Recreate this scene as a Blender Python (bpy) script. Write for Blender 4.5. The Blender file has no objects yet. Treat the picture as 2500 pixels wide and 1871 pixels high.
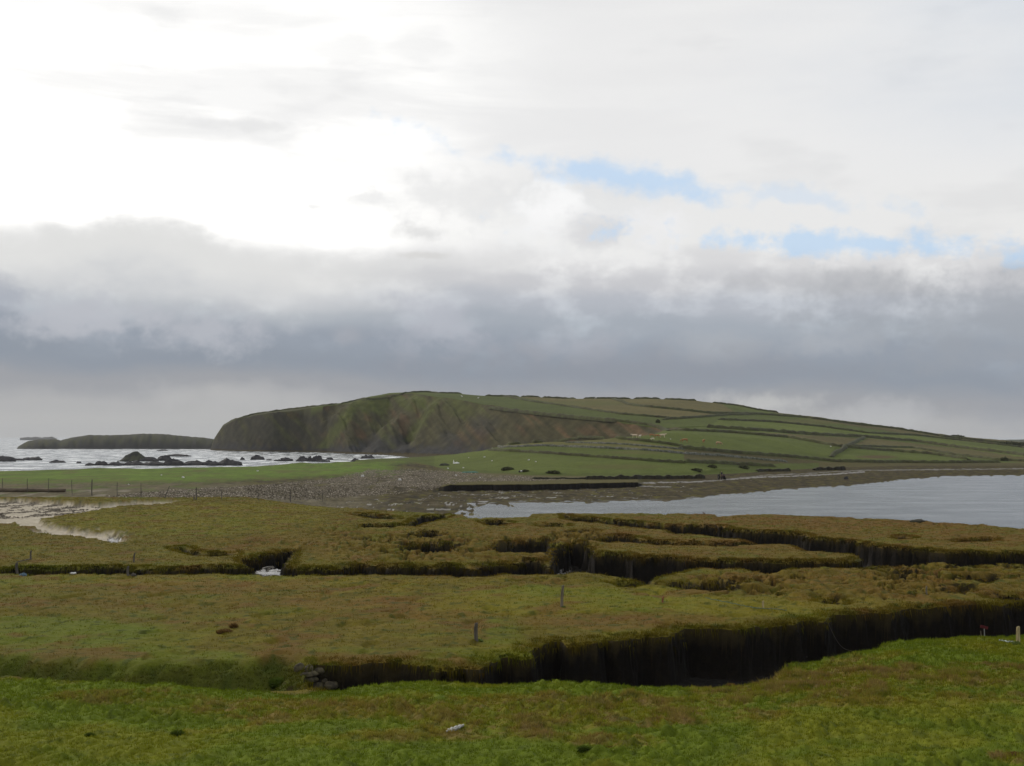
import bpy, math, random
import numpy as np
from mathutils import Vector, Matrix
random.seed(7)
rng = np.random.default_rng(7)
sc = bpy.context.scene
COL = sc.collection

# ------------------------------------------------------------------ camera
F = 3000.0; CX = 1250.0; CY = 935.5; HZ = 1068.0; ZC = 12.5
PITCH = math.atan((HZ - CY) / F)
cam_d = bpy.data.cameras.new('camera'); cam = bpy.data.objects.new('camera', cam_d); COL.objects.link(cam)
cam.location = (0, 0, ZC); cam.rotation_euler = (math.radians(90) + PITCH, 0, 0)
cam_d.sensor_fit = 'HORIZONTAL'; cam_d.sensor_width = 36; cam_d.lens = 36 * F / 2500
cam_d.clip_start = 0.5; cam_d.clip_end = 60000
sc.camera = cam
sc.view_settings.view_transform = 'Standard'; sc.view_settings.look = 'None'
sc.view_settings.exposure = 0.0; sc.view_settings.gamma = 1.0; sc.view_settings.use_curve_mapping = False
try:
    sc.cycles.use_denoising = True
    sc.cycles.max_bounces = 6; sc.cycles.diffuse_bounces = 3; sc.cycles.volume_bounces = 0
except Exception: pass

# ------------------------------------------------------------------ node helpers
class NT:
    def __init__(s, tree): s.t = tree; s.n = tree.nodes; s.l = tree.links
    def new(s, typ, **kw):
        n = s.n.new(typ)
        for k, v in kw.items(): setattr(n, k, v)
        return n
    def set(s, inp, v):
        if hasattr(v, 'links') or isinstance(v, bpy.types.NodeSocket): s.l.new(v, inp)
        else: inp.default_value = v
    def m(s, op, a, b=0.0, c=None, clamp=False):
        n = s.new('ShaderNodeMath', operation=op, use_clamp=clamp)
        s.set(n.inputs[0], a); s.set(n.inputs[1], b)
        if c is not None: s.set(n.inputs[2], c)
        return n.outputs[0]
    def ss(s, x, a, b, lo=0.0, hi=1.0):
        n = s.new('ShaderNodeMapRange', interpolation_type='SMOOTHSTEP')
        s.set(n.inputs[0], x); n.inputs[1].default_value = a; n.inputs[2].default_value = b
        n.inputs[3].default_value = lo; n.inputs[4].default_value = hi
        return n.outputs[0]
    def mix(s, f, a, b, typ='RGBA', blend='MIX'):
        n = s.new('ShaderNodeMix', data_type='RGBA', blend_type=blend)
        s.set(n.inputs[0], f)
        for i, v in ((6, a), (7, b)):
            if isinstance(v, (tuple, list)): v = (*v[:3], 1)
            s.set(n.inputs[i], v)
        return n.outputs[2]
    def noise(s, vec, scale, detail=4, rough=0.55, dist=0.0):
        n = s.new('ShaderNodeTexNoise'); n.inputs['Scale'].default_value = scale
        n.inputs['Detail'].default_value = detail; n.inputs['Roughness'].default_value = rough
        n.inputs['Distortion'].default_value = dist
        if vec is not None: s.l.new(vec, n.inputs['Vector'])
        return n.outputs[0]
    def mapv(s, vec, scale=(1, 1, 1), loc=(0, 0, 0), rot=(0, 0, 0)):
        n = s.new('ShaderNodeMapping'); n.inputs['Scale'].default_value = scale
        n.inputs['Location'].default_value = loc; n.inputs['Rotation'].default_value = rot
        s.l.new(vec, n.inputs['Vector']); return n.outputs[0]
    def ramp(s, x, stops, interp='EASE'):
        n = s.new('ShaderNodeValToRGB'); cr = n.color_ramp; cr.interpolation = interp
        while len(cr.elements) < len(stops): cr.elements.new(0.5)
        for e, (p, c) in zip(cr.elements, stops): e.position = p; e.color = (*c, 1)
        s.l.new(x, n.inputs[0]); return n.outputs[0]

# ------------------------------------------------------------------ world: broken cloud over a Nishita sky
SUN_AZ = math.radians(-48); SUN_EL = math.radians(27)
world = bpy.data.worlds.new('World'); sc.world = world; world.use_nodes = True
wt = world.node_tree; wt.nodes.clear(); W = NT(wt)
tc = W.new('ShaderNodeTexCoord').outputs['Generated']
sep = W.new('ShaderNodeSeparateXYZ'); W.l.new(tc, sep.inputs[0])
dx, dy, dz = sep.outputs
az = W.m('ARCTAN2', dx, dy)
el = W.m('ARCSINE', dz)
def UV(u, v): return ((u - CX) / F, (HZ - v) / F)
nv = W.mapv(tc, (1, 1, 2.6))
n1 = W.noise(nv, 5.0, 6, 0.55)
n2 = W.noise(W.mapv(tc, (1, 1, 1.7), (3, 1, 7)), 14.0, 7, 0.58)
n3 = W.noise(W.mapv(tc, (1, 1, 3.4), (9, 4, 2)), 9.0, 5, 0.5)
n5 = W.noise(W.mapv(tc, (1, 1, 7.0), (2, 8, 5)), 3.6, 6, 0.55, .4)
n4 = W.noise(W.mapv(tc, (1, 1, 1.2), (5, 2, 1)), 38.0, 6, 0.6)
c1 = W.m('SUBTRACT', n1, 0.5); c2 = W.m('SUBTRACT', n2, 0.5); c3 = W.m('SUBTRACT', n3, 0.5); c4 = W.m('SUBTRACT', n4, 0.5)
def gau(u, v, w, h, tilt=0.0, jit=None, amt=0.0, x0=0.0, x1=1.0):
    """soft elliptical mask 0..1 around a sky direction, edge broken by noise"""
    a0, e0 = UV(u, v)
    da = W.m('SUBTRACT', az, a0); de = W.m('SUBTRACT', el, e0)
    if tilt: de = W.m('MULTIPLY_ADD', da, tilt, de)
    q = W.m('ADD', W.m('POWER', W.m('ABSOLUTE', W.m('DIVIDE', da, w)), 2.0), W.m('POWER', W.m('ABSOLUTE', W.m('DIVIDE', de, h)), 2.0))
    q = W.m('SQRT', q)
    if jit is not None: q = W.m('MULTIPLY_ADD', jit, amt, q)
    return W.ss(q, x1, x0)
# elevation warped by noise, so the cloud bank has a broken top
elw = W.m('MULTIPLY_ADD', c1, 0.038, el)
elw = W.m('MULTIPLY_ADD', c2, 0.016, elw)
elw = W.m('MULTIPLY_ADD', az, 0.028, elw)
plume = gau(360, 590, 0.085, 0.05, 0, c2, 1.2)
elw = W.m('MULTIPLY_ADD', plume, -0.017, elw)
band = W.ramp(W.m('MULTIPLY', elw, 4.0, clamp=True), [
    (0.00, (.47, .47, .465)), (0.07, (.44, .442, .445)), (0.14, (.345, .355, .38)), (0.22, (.280, .315, .368)), (0.30, (.305, .342, .400)),
    (0.37, (.375, .412, .465)), (0.44, (.46, .485, .535)), (0.51, (.58, .585, .61)), (0.58, (.70, .70, .71)), (0.66, (.82, .82, .815)), (1.0, (.84, .84, .84))])
band = W.mix(W.m('MULTIPLY', W.ss(c2, -0.02, 0.16), W.m('MULTIPLY', W.ss(elw, 0.05, 0.09), W.ss(elw, 0.17, 0.14)), clamp=True), band, W.mix(1.0, band, (1.22, 1.22, 1.20), blend='MULTIPLY'))
upper = W.ss(elw, 0.132, 0.155)
# brightness round the veiled sun, up and to the left
a0, e0 = math.radians(-21), math.radians(10.5)
sv = (math.sin(a0) * math.cos(e0), math.cos(a0) * math.cos(e0), math.sin(e0))
dt = W.new('ShaderNodeVectorMath', operation='DOT_PRODUCT'); W.l.new(tc, dt.inputs[0]); dt.inputs[1].default_value = sv
ang = W.m('ARCCOSINE', W.m('MINIMUM', dt.outputs['Value'], 1.0))
ang = W.m('MULTIPLY_ADD', c1, -0.16, ang); ang = W.m('MULTIPLY_ADD', c3, -0.10, ang)
glow = W.ss(ang, 0.44, 0.14)
sky_c = W.mix(W.m('MULTIPLY', glow, upper), band, (1.22, 1.21, 1.18))
bandglow = W.m('MULTIPLY', W.ss(ang, 0.42, 0.12), W.m('MULTIPLY', W.ss(elw, 0.075, 0.125), W.m('SUBTRACT', 1.0, upper)))
sky_c = W.mix(W.m('MULTIPLY', bandglow, 0.85), sky_c, (.78, .78, .765))
# grey streaks in the high cloud
c5 = W.m('SUBTRACT', n5, 0.5)
s5 = W.m('MULTIPLY', W.ss(c5, -0.08, 0.14), W.ss(elw, 0.16, 0.24))
sky_c = W.mix(W.m('MULTIPLY', s5, 0.62), sky_c, (.80, .80, .805))
streak = W.m('MULTIPLY', W.ss(c3, 0.02, 0.20), upper)
sky_c = W.mix(W.m('MULTIPLY', streak, 0.30), sky_c, (.64, .645, .66))
corner = W.m('MULTIPLY', W.m('MULTIPLY', W.ss(W.m('MULTIPLY_ADD', c1, 0.35, az), 0.14, 0.52), W.ss(elw, 0.19, 0.33)), 0.62)
sky_c = W.mix(corner, sky_c, (.50, .585, .70))
# lumps in the bank
for (u, v, w, h, col, k) in ((230, 785, .075, .026, (.50, .515, .56), .85), (530, 815, .065, .024, (.49, .505, .55), .75),
                             (60, 740, .03, .02, (.33, .36, .43), .5), (1070, 800, .05, .030, (.46, .475, .53), .7), (1740, 855, .045, .016, (.43, .455, .49), .65),
                             (2010, 845, .06, .018, (.44, .465, .505), .65), (1410, 845, .055, .018, (.42, .44, .49), .65), (850, 820, .02, .01, (.40, .41, .45), .5),
                             (1850, 985, .06, .012, (.60, .60, .58), .6), (2140, 1010, .06, .015, (.52, .53, .54), .5), (620, 970, .10, .016, (.50, .50, .50), .4),
                             (1500, 900, .25, .022, (.285, .30, .34), .5), (2450, 1000, .05, .03, (.32, .34, .38), .5),
                             (2380, 800, .17, .045, (.335, .36, .40), .65), (2050, 700, .14, .014, (.44, .45, .47), .4), (1040, 640, .14, .012, (.72, .72, .72), .5)):
    sky_c = W.mix(W.m('MULTIPLY', gau(u, v, w, h, 0, c4, 2.2, 0.1, 1.1), k), sky_c, col)
# cumulus tower over the bank and small dark scraps
for (u, v, w, h, col, k) in ((1150, 490, .085, .028, (.80, .80, .80), .7), (1420, 520, .10, .040, (.78, .79, .80), .6), (1350, 540, .055, .026, (.93, .93, .93), .8), (1345, 500, .030, .020, (.98, .98, .98), .6), (1620, 560, .040, .022, (.86, .86, .87), .8),
                             (1440, 568, .034, .018, (.66, .66, .675), .7), (1035, 572, .035, .009, (.66, .66, .66), .6), (1035, 626, .026, .004, (.60, .59, .57), .4),
                             (610, 330, .055, .007, (.80, .80, .80), .7), (900, 492, .040, .006, (.84, .84, .84), .7), (770, 515, .014, .004, (.8, .8, .8), .6)):
    sky_c = W.mix(W.m('MULTIPLY', gau(u, v, w, h, 0, c4, 2.4, 0.2, 1.05), k), sky_c, col)
gj = W.m('ADD', W.m('MULTIPLY', c2, .6), W.m('MULTIPLY', c4, 1.0))
g1 = gau(1500, 436, .125, .0115, 0.20, gj, 3.0, 0.0, 1.4)
g2 = gau(2130, 618, .175, .010, 0.07, gj, 4.6, 0.0, 1.4)
g3 = gau(1880, 490, .10, .010, 0.16, gj, 3.6, 0.1, 1.2)
gap = W.m('MAXIMUM', g1, W.m('MAXIMUM', g2, W.m('MULTIPLY', g3, 0.45)))
nish = W.new('ShaderNodeTexSky', sky_type='NISHITA'); nish.sun_disc = False
nish.sun_elevation = SUN_EL; nish.sun_rotation = SUN_AZ
bg_sky = W.new('ShaderNodeBackground'); bg_sky.inputs[1].default_value = 0.10
W.l.new(W.mix(0.72, nish.outputs[0], (5.2, 7.4, 10.2)), bg_sky.inputs[0])
bg_cl = W.new('ShaderNodeBackground'); bg_cl.inputs[1].default_value = 1.0
low = W.ss(el, -0.02, -0.001)
W.l.new(W.mix(low, (.10, .10, .07), sky_c), bg_cl.inputs[0])
ms = W.new('ShaderNodeMixShader')
W.l.new(W.m('MULTIPLY', gap, 0.72), ms.inputs[0]); W.l.new(bg_cl.outputs[0], ms.inputs[1]); W.l.new(bg_sky.outputs[0], ms.inputs[2])
wo = W.new('ShaderNodeOutputWorld'); W.l.new(ms.outputs[0], wo.inputs[0])

# ------------------------------------------------------------------ sun (veiled by thin cloud)
sd = bpy.data.lights.new('sun', 'SUN'); sun = bpy.data.objects.new('sun', sd); COL.objects.link(sun)
sd.energy = 1.5; sd.angle = math.radians(10); sd.color = (1.0, .93, .80)
sdir = Vector((math.sin(SUN_AZ) * math.cos(SUN_EL), math.cos(SUN_AZ) * math.cos(SUN_EL), math.sin(SUN_EL)))
sun.rotation_euler = sdir.to_track_quat('Z', 'Y').to_euler()

# ------------------------------------------------------------------ projection helpers
cp, sp = math.cos(PITCH), math.sin(PITCH)
def slope(v):
    k = (CY - v) / F
    return (sp + k * cp) / (cp - k * sp)
def YZ(v, z): return (z - ZC) / slope(v)
def unproj(u, v, z):
    k = (CY - v) / F; Y = (z - ZC) / slope(v)
    return np.array([(u - CX) / F / (cp - k * sp) * Y, Y])
def proj(x, y, z):
    d = y * cp + (z - ZC) * sp; up = -y * sp + (z - ZC) * cp
    return CX + F * x / d, CY - F * up / d

# ------------------------------------------------------------------ numpy noise
def _h(ix, iy, s):
    n = (ix.astype(np.int64) * 374761393 + iy.astype(np.int64) * 668265263 + s * 974634777) & 0x7fffffff
    n = ((n ^ (n >> 13)) * 1274126177) & 0x7fffffff
    return ((n ^ (n >> 16)) & 0xffff).astype(np.float32) * (2 * math.pi / 65536)
def pn(x, y, s=0):
    x = np.asarray(x, float); y = np.asarray(y, float)
    x0 = np.floor(x); y0 = np.floor(y); fx = (x - x0); fy = (y - y0)
    ux = fx * fx * fx * (fx * (fx * 6 - 15) + 10); uy = fy * fy * fy * (fy * (fy * 6 - 15) + 10)
    def g(i, j):
        a = _h(x0 + i, y0 + j, s); return np.cos(a) * (fx - i) + np.sin(a) * (fy - j)
    a = g(0, 0); b = g(1, 0); c = g(0, 1); d = g(1, 1)
    a = a + (b - a) * ux; c = c + (d - c) * ux
    return (a + (c - a) * uy) * 1.5
def fbm(x, y, o=4, s=0, r=0.5):
    t = 0; a = 1.0; w = 0
    for i in range(o):
        t = t + a * pn(x * 2 ** i + 17.3 * i, y * 2 ** i - 9.1 * i, s + i); w += a; a *= r
    return t / w * 1.3
def sst(a, b, x):
    t = np.clip((x - a) / (b - a), 0, 1); return t * t * (3 - 2 * t)
def inpoly(px, py, poly):
    r = np.zeros(px.shape, bool); n = len(poly)
    for i in range(n):
        x1, y1 = poly[i]; x2, y2 = poly[(i + 1) % n]
        if y1 == y2: continue
        c = ((y1 > py) != (y2 > py)) & (px < (x2 - x1) * (py - y1) / (y2 - y1) + x1)
        r ^= c
    return r
def sdf(px, py, poly):
    d = np.full(px.shape, 1e9); n = len(poly)
    for i in range(n):
        x1, y1 = poly[i]; x2, y2 = poly[(i + 1) % n]
        ex, ey = x2 - x1, y2 - y1; L = ex * ex + ey * ey + 1e-9
        t = np.clip(((px - x1) * ex + (py - y1) * ey) / L, 0, 1)
        d = np.minimum(d, (px - x1 - t * ex) ** 2 + (py - y1 - t * ey) ** 2)
    d = np.sqrt(d)
    return np.where(inpoly(px, py, poly), d, -d)

# ------------------------------------------------------------------ terrain: lofted guide lines on a fan grid round the viewpoint
NC = 1000
uc = np.linspace(-300, 2800, NC)
tl = (uc[0] - CX) / F - np.geomspace(0.02, 1.5, 26)[::-1]
tr = (uc[-1] - CX) / F + np.geomspace(0.02, 1.5, 26)
T = np.concatenate([tl, (uc - CX) / F, tr]); NCOL = len(T); UA = CX + F * T
def line(kn):
    """knots (u, kind, a, b): 'v' -> photo row a, height b; 'Y' -> distance a, height b; 'k' -> photo row a, distance b"""
    us, Ys, zs = [], [], []
    for u, k, a, b in kn:
        if k == 'v': Y = YZ(a, b); z = b
        elif k == 'Y': Y = a; z = b
        else: Y = b; z = ZC + b * slope(a)
        us.append(u); Ys.append(Y); zs.append(z)
    us = np.array(us, float); Ys = np.array(Ys); zs = np.array(zs)
    iy = np.interp(UA, us, 1 / Ys); s = np.interp(UA, us, (zs - ZC) / Ys)
    return 1 / iy, ZC + s / iy
A0 = (np.full(NCOL, 2.5), np.full(NCOL, 11.2))
A1 = (np.full(NCOL, 29.0), np.full(NCOL, 4.3))
B = line([(u, 'v', v, 3.0) for u, v in ((-400, 1655), (0, 1660), (200, 1672), (400, 1684), (600, 1690), (720, 1700), (860, 1684), (1000, 1664), (1170, 1670), (1600, 1678), (1740, 1680), (1830, 1673), (1885, 1662), (1915, 1634), (2000, 1619), (2110, 1594), (2230, 1570), (2380, 1559), (2500, 1557), (2900, 1552))])
C = (B[0] * 1.035, np.full(NCOL, 2.6))
D = line([(u, 'v', v, 2.5) for u, v in ((-400, 1215), (0, 1215), (400, 1215), (600, 1213), (760, 1236), (1000, 1250), (1130, 1257), (1145, 1266), (1290, 1263), (1300, 1254), (1700, 1255), (1742, 1256), (1748, 1262), (1800, 1259), (1900, 1257), (2000, 1261), (2220, 1271), (2500, 1291), (2900, 1330))])
ez = np.interp(UA, [600, 700, 800, 960, 1080, 1200, 1400, 3000], [2.5, 2.0, 0.40, .22, .08, -.22, -0.8, -1.0]) + np.interp(UA, [900, 1000, 1200, 1300], [0, .16, .16, 0]) * fbm(UA / 22., UA * 0, 3, 77)
E = (D[0] + np.interp(UA, [600, 800, 3000], [2.0, 1.6, 1.4]), ez)
Fl = line([(-400, 'v', 1205, 2.8), (0, 'v', 1205, 2.8), (400, 'v', 1205, 2.8), (600, 'v', 1200, 2.9), (700, 'v', 1212, 1.5), (800, 'v', 1226, .35), (900, 'v', 1230, .3), (1000, 'v', 1231, .2), (1140, 'v', 1228, .04), (1200, 'v', 1229, 0), (1300, 'v', 1228, 0), (1500, 'v', 1225, 0),
           (1650, 'v', 1222, 0), (1760, 'v', 1208, 0), (1860, 'v', 1200, 0), (1960, 'v', 1192, 0), (2080, 'v', 1185, 0), (2190, 'v', 1172, 0), (2300, 'v', 1163, 0), (2500, 'v', 1160, 0), (2900, 'v', 1158, 0)])
G = line([(-400, 'v', 1192, 3.2), (400, 'v', 1190, 3.2), (600, 'v', 1180, 3.2), (800, 'v', 1195, 2.0), (1000, 'v', 1201, 1.2), (1090, 'v', 1200, .5), (1110, 'v', 1200, .3), (1300, 'v', 1199, .3), (1500, 'v', 1192, .3), (1556, 'v', 1190, .3), (1570, 'v', 1186, .45),
          (1700, 'v', 1178, .6), (1800, 'v', 1172, .7), (2000, 'v', 1156, .7), (2200, 'v', 1148, .7), (2500, 'v', 1147, .7), (2900, 'v', 1146, .7)])
def g2f():
    pts = [(-400, 0.3, 3), (600, .2, 4), (800, .6, 6), (1000, .7, 12), (1080, 0.9, 3), (1100, 1.45, 1), (1300, 1.5, 1), (1540, 1.25, 1), (1556, 1.2, 1), (1568, .06, 1.5), (2900, .05, 2)]
    u = [p[0] for p in pts]
    return G[0] + np.interp(UA, u, [p[2] for p in pts]), G[1] + np.interp(UA, u, [p[1] for p in pts])
G = (G[0] * (1 + .010 * fbm(UA / 40., UA * 0, 4, 9) + .004 * fbm(UA / 9., UA * 0, 2, 10)), G[1])
G2 = g2f()
H = line([(-400, 'v', 1150, 3.8), (0, 'v', 1150, 3.8), (400, 'v', 1143, 4), (600, 'v', 1139, 4), (720, 'v', 1133, 4), (850, 'v', 1128, 4), (1000, 'v', 1127, 4), (1060, 'v', 1137, 3), (1100, 'v', 1150, 2.2), (1300, 'v', 1160, 2.2), (1500, 'v', 1163, 1.9), (1560, 'v', 1164, 1.8), (1700, 'v', 1160, 1.5),
          (1800, 'v', 1156, 1.2), (2000, 'v', 1143, 1.3), (2200, 'v', 1137, 1.3), (2500, 'v', 1137, 1.3), (2900, 'v', 1137, 1.3)])
I = line([(-400, 'Y', 360, -2), (0, 'Y', 360, -2), (400, 'Y', 395, -2), (600, 'Y', 410, -2), (720, 'Y', 440, -2), (820, 'Y', 460, -1.5), (870, 'k', 1124, 470), (1000, 'k', 1116, 500), (1100, 'k', 1107, 500), (1180, 'k', 1099, 490), (1240, 'k', 1083, 470), (1300, 'k', 1078, 465), (1400, 'k', 1073, 460),
          (1480, 'k', 1067, 460), (1560, 'k', 1060, 470), (1630, 'k', 1058, 480), (1700, 'k', 1060, 500), (1800, 'k', 1068, 520), (2000, 'k', 1088, 560), (2200, 'k', 1105, 600), (2500, 'k', 1117, 640), (2900, 'k', 1125, 650)])
J = line([(-400, 'Y', 420, -5), (0, 'Y', 420, -5), (600, 'Y', 470, -5), (820, 'Y', 520, -4), (870, 'Y', 545, -2), (1000, 'Y', 575, -.5), (1400, 'Y', 535, .5), (1480, 'Y', 535, 4), (1560, 'Y', 540, 10), (1620, 'k', 1054, 545), (1700, 'k', 1053, 565), (1800, 'k', 1057, 590), (2000, 'k', 1073, 640), (2200, 'k', 1092, 690), (2500, 'k', 1107, 730), (2900, 'k', 1118, 740)])
K = line([(-400, 'Y', 1180, -6), (515, 'Y', 1185, -6), (530, 'Y', 1170, -.5), (600, 'Y', 1095, -.3), (740, 'Y', 1050, -.3), (800, 'Y', 1010, -.3), (850, 'Y', 935, -.3), (900, 'Y', 915, -.3), (1000, 'Y', 890, .2), (1100, 'Y', 820, .5), (1200, 'Y', 750, .5), (1300, 'Y', 700, .5), (1400, 'Y', 660, .8), (1480, 'Y', 630, 4), (1560, 'Y', 600, 10),
          (1620, 'k', 1052, 590), (1700, 'k', 1049, 620), (1800, 'k', 1051, 640), (2000, 'k', 1063, 710), (2200, 'k', 1081, 770), (2500, 'k', 1098, 820), (2900, 'k', 1112, 820)])
L = line([(-400, 'Y', 1220, -7), (505, 'Y', 1225, -7), (515, 'k', 1100, 1210), (524, 'k', 1074, 1195), (545, 'k', 1041, 1170), (575, 'k', 1024, 1140), (620, 'k', 1014, 1110), (700, 'k', 1003, 1050), (780, 'k', 993, 1020), (850, 'k', 984, 1005), (900, 'k', 971, 1005), (950, 'k', 962, 1010), (1010, 'k', 960, 980), (1100, 'k', 972, 900), (1200, 'k', 989, 810), (1300, 'k', 1006, 738),
          (1400, 'k', 1019, 688), (1500, 'k', 1028, 645), (1560, 'k', 1037, 622), (1620, 'k', 1047, 612), (1700, 'k', 1044, 650), (1800, 'k', 1043, 690), (2000, 'k', 1049, 780), (2200, 'k', 1067, 840), (2500, 'k', 1089, 900), (2900, 'k', 1106, 900)])
M = line([(-400, 'Y', 1260, -8), (505, 'Y', 1265, -8), (515, 'k', 1098, 1250), (524, 'k', 1071, 1235), (545, 'k', 1037, 1215), (575, 'k', 1021, 1190), (620, 'k', 1011, 1160), (700, 'k', 1000, 1110), (780, 'k', 991, 1080), (850, 'k', 982, 1070), (900, 'k', 970, 1065), (950, 'k', 961, 1065), (1030, 'k', 957, 1050), (1120, 'k', 961, 1030), (1190, 'k', 966, 1020),
          (1400, 'k', 971, 990), (1600, 'k', 972, 980), (1700, 'k', 976, 970), (1790, 'k', 988, 965), (1850, 'k', 1000, 960), (2000, 'k', 1018, 950), (2200, 'k', 1046, 960), (2350, 'k', 1066, 980), (2500, 'k', 1081, 1000), (2900, 'k', 1104, 1000)])
N = (M[0] + 200, M[1] * 0.65 - 1)
O = (M[0] + 700, np.full(NCOL, -8.0))
LINES = [A0, A1, B, C, D, E, Fl, G, G2, H, I, J, K, L, M, N, O]
ROWS = [14, 175, 8, 370, 5, 18, 44, 7, 32, 60, 8, 8, 74, 40, 6, 5]
for k in range(1, len(LINES)):
    Y = np.maximum(LINES[k][0], LINES[k - 1][0] + 0.5); LINES[k] = (Y, LINES[k][1])
YG, ZG, RID = [], [], []
starts = []
for k, n in enumerate(ROWS):
    Y0, Z0 = LINES[k]; Y1, Z1 = LINES[k + 1]; starts.append(len(YG))
    for i in range(n + (k == len(ROWS) - 1)):
        f = i / n
        Y = (Y0 + (Y1 - Y0) * f) if k > 8 else 1 / (1 / Y0 + (1 / Y1 - 1 / Y0) * f)
        g = (Y - Y0) / (Y1 - Y0)
        YG.append(Y); ZG.append(Z0 + (Z1 - Z0) * g); RID.append(k)
starts.append(len(YG) - 1)
YG = np.array(YG); ZG = np.array(ZG); RID = np.array(RID); NR = len(YG)
# soften crests and valleys of the far land (keep the shore walls crisp)
r0 = starts[9] + 2
for it in range(14):
    Zs = ZG.copy(); Zs[r0:-1] = 0.25 * ZG[r0 - 1:-2] + 0.5 * ZG[r0:-1] + 0.25 * ZG[r0 + 1:]
    keep = (RID[:, None] >= 12) & (RID[:, None] <= 13) & (it > 2)
    ZG = np.where(keep, ZG, Zs)
# ---- creeks cut into the marsh: outlines of the cuts at marsh level
def wpoly(pts, z=2.5): return np.array([unproj(u, v, z) for u, v in pts])
CREEKS = []   # (polygon, depth, bank width, raggedness)
mf = [(742, 1622), (780, 1618), (840, 1622), (906, 1619), (978, 1621), (1020, 1631), (1096, 1632), (1172, 1634), (1191, 1613), (1225, 1601), (1293, 1605), (1301, 1578), (1362, 1567), (1392, 1574), (1460, 1569), (1475, 1560), (1514, 1563), (1551, 1553), (1627, 1553), (1670, 1528), (1730, 1531), (1804, 1536), (1842, 1528), (1941, 1520), (1964, 1511), (2017, 1517), (2028, 1498), (2116, 1494), (2176, 1495), (2214, 1482), (2305, 1485), (2321, 1477), (2381, 1475), (2450, 1479), (2470, 1468), (2560, 1462), (2900, 1445)]
mn = [(2900, 1545), (2500, 1549), (2381, 1551), (2305, 1554), (2230, 1563), (2116, 1576), (2106, 1589), (2078, 1596), (2002, 1610), (1937, 1614), (1903, 1628), (1880, 1653), (1823, 1664), (1793, 1672), (1736, 1671), (1660, 1668), (1590, 1668), (1438, 1668), (1362, 1669), (1286, 1668), (1172, 1661), (1043, 1653), (990, 1650), (906, 1666), (840, 1672), (790, 1664), (750, 1650)]
CREEKS.append((np.vstack([wpoly(mf), wpoly(mn, 2.85)]), 2.6, 0.42, 0.25))
def creek(pts, depth, w=0.45, rag=0.25): CREEKS.append((wpoly(pts), depth, w, rag))
creek([(-400, 1400), (0, 1400), (170, 1402), (300, 1400), (400, 1403), (600, 1403), (700, 1402), (830, 1402), (1000, 1405), (1160, 1407), (1220, 1402), (1357, 1401), (1400, 1399), (1487, 1403), (1506, 1408), (1552, 1416), (1582, 1420), (1590, 1408), (1660, 1393), (1698, 1385), (1812, 1387), (1827, 1391), (1888, 1402), (1911, 1400), (1918, 1387), (2055, 1387), (2112, 1380),
       (2230, 1379), (2381, 1379), (2500, 1379), (2900, 1379), (2900, 1352), (2500, 1349), (2306, 1346), (2268, 1340), (2154, 1332), (2097, 1323), (2040, 1317), (1971, 1313), (1962, 1303), (1926, 1298), (1812, 1296), (1774, 1291), (1755, 1284), (1675, 1283), (1643, 1281), (1590, 1279), (1533, 1272), (1475, 1268), (1422, 1262), (1392, 1263), (1378, 1256),
       (1384, 1266), (1400, 1271), (1476, 1277), (1552, 1285), (1635, 1293), (1650, 1302), (1683, 1302), (1755, 1310), (1823, 1317), (1850, 1327), (1926, 1328), (1952, 1332), (1983, 1345), (2040, 1347), (2078, 1349), (2100, 1354), (2106, 1361), (2090, 1368), (2059, 1371), (1880, 1371), (1690, 1367), (1605, 1360), (1552, 1360), (1514, 1352), (1453, 1353), (1445, 1342), (1425, 1330), (1395, 1328), (1380, 1334), (1352, 1340), (1350, 1366), (1343, 1384),
       (1320, 1370), (1290, 1368), (1248, 1375), (1195, 1375), (1157, 1389), (1134, 1379), (1073, 1379), (1060, 1384), (1027, 1379), (982, 1379), (955, 1383), (879, 1375), (830, 1384), (760, 1388), (697, 1384), (695, 1372), (702, 1362), (716, 1344), (690, 1343), (662, 1352), (640, 1356), (620, 1362), (590, 1363), (600, 1372), (618, 1386), (600, 1382), (500, 1386), (380, 1390), (300, 1385), (170, 1387), (0, 1387), (-400, 1384)], 2.1, 0.45, 0.35)
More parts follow.
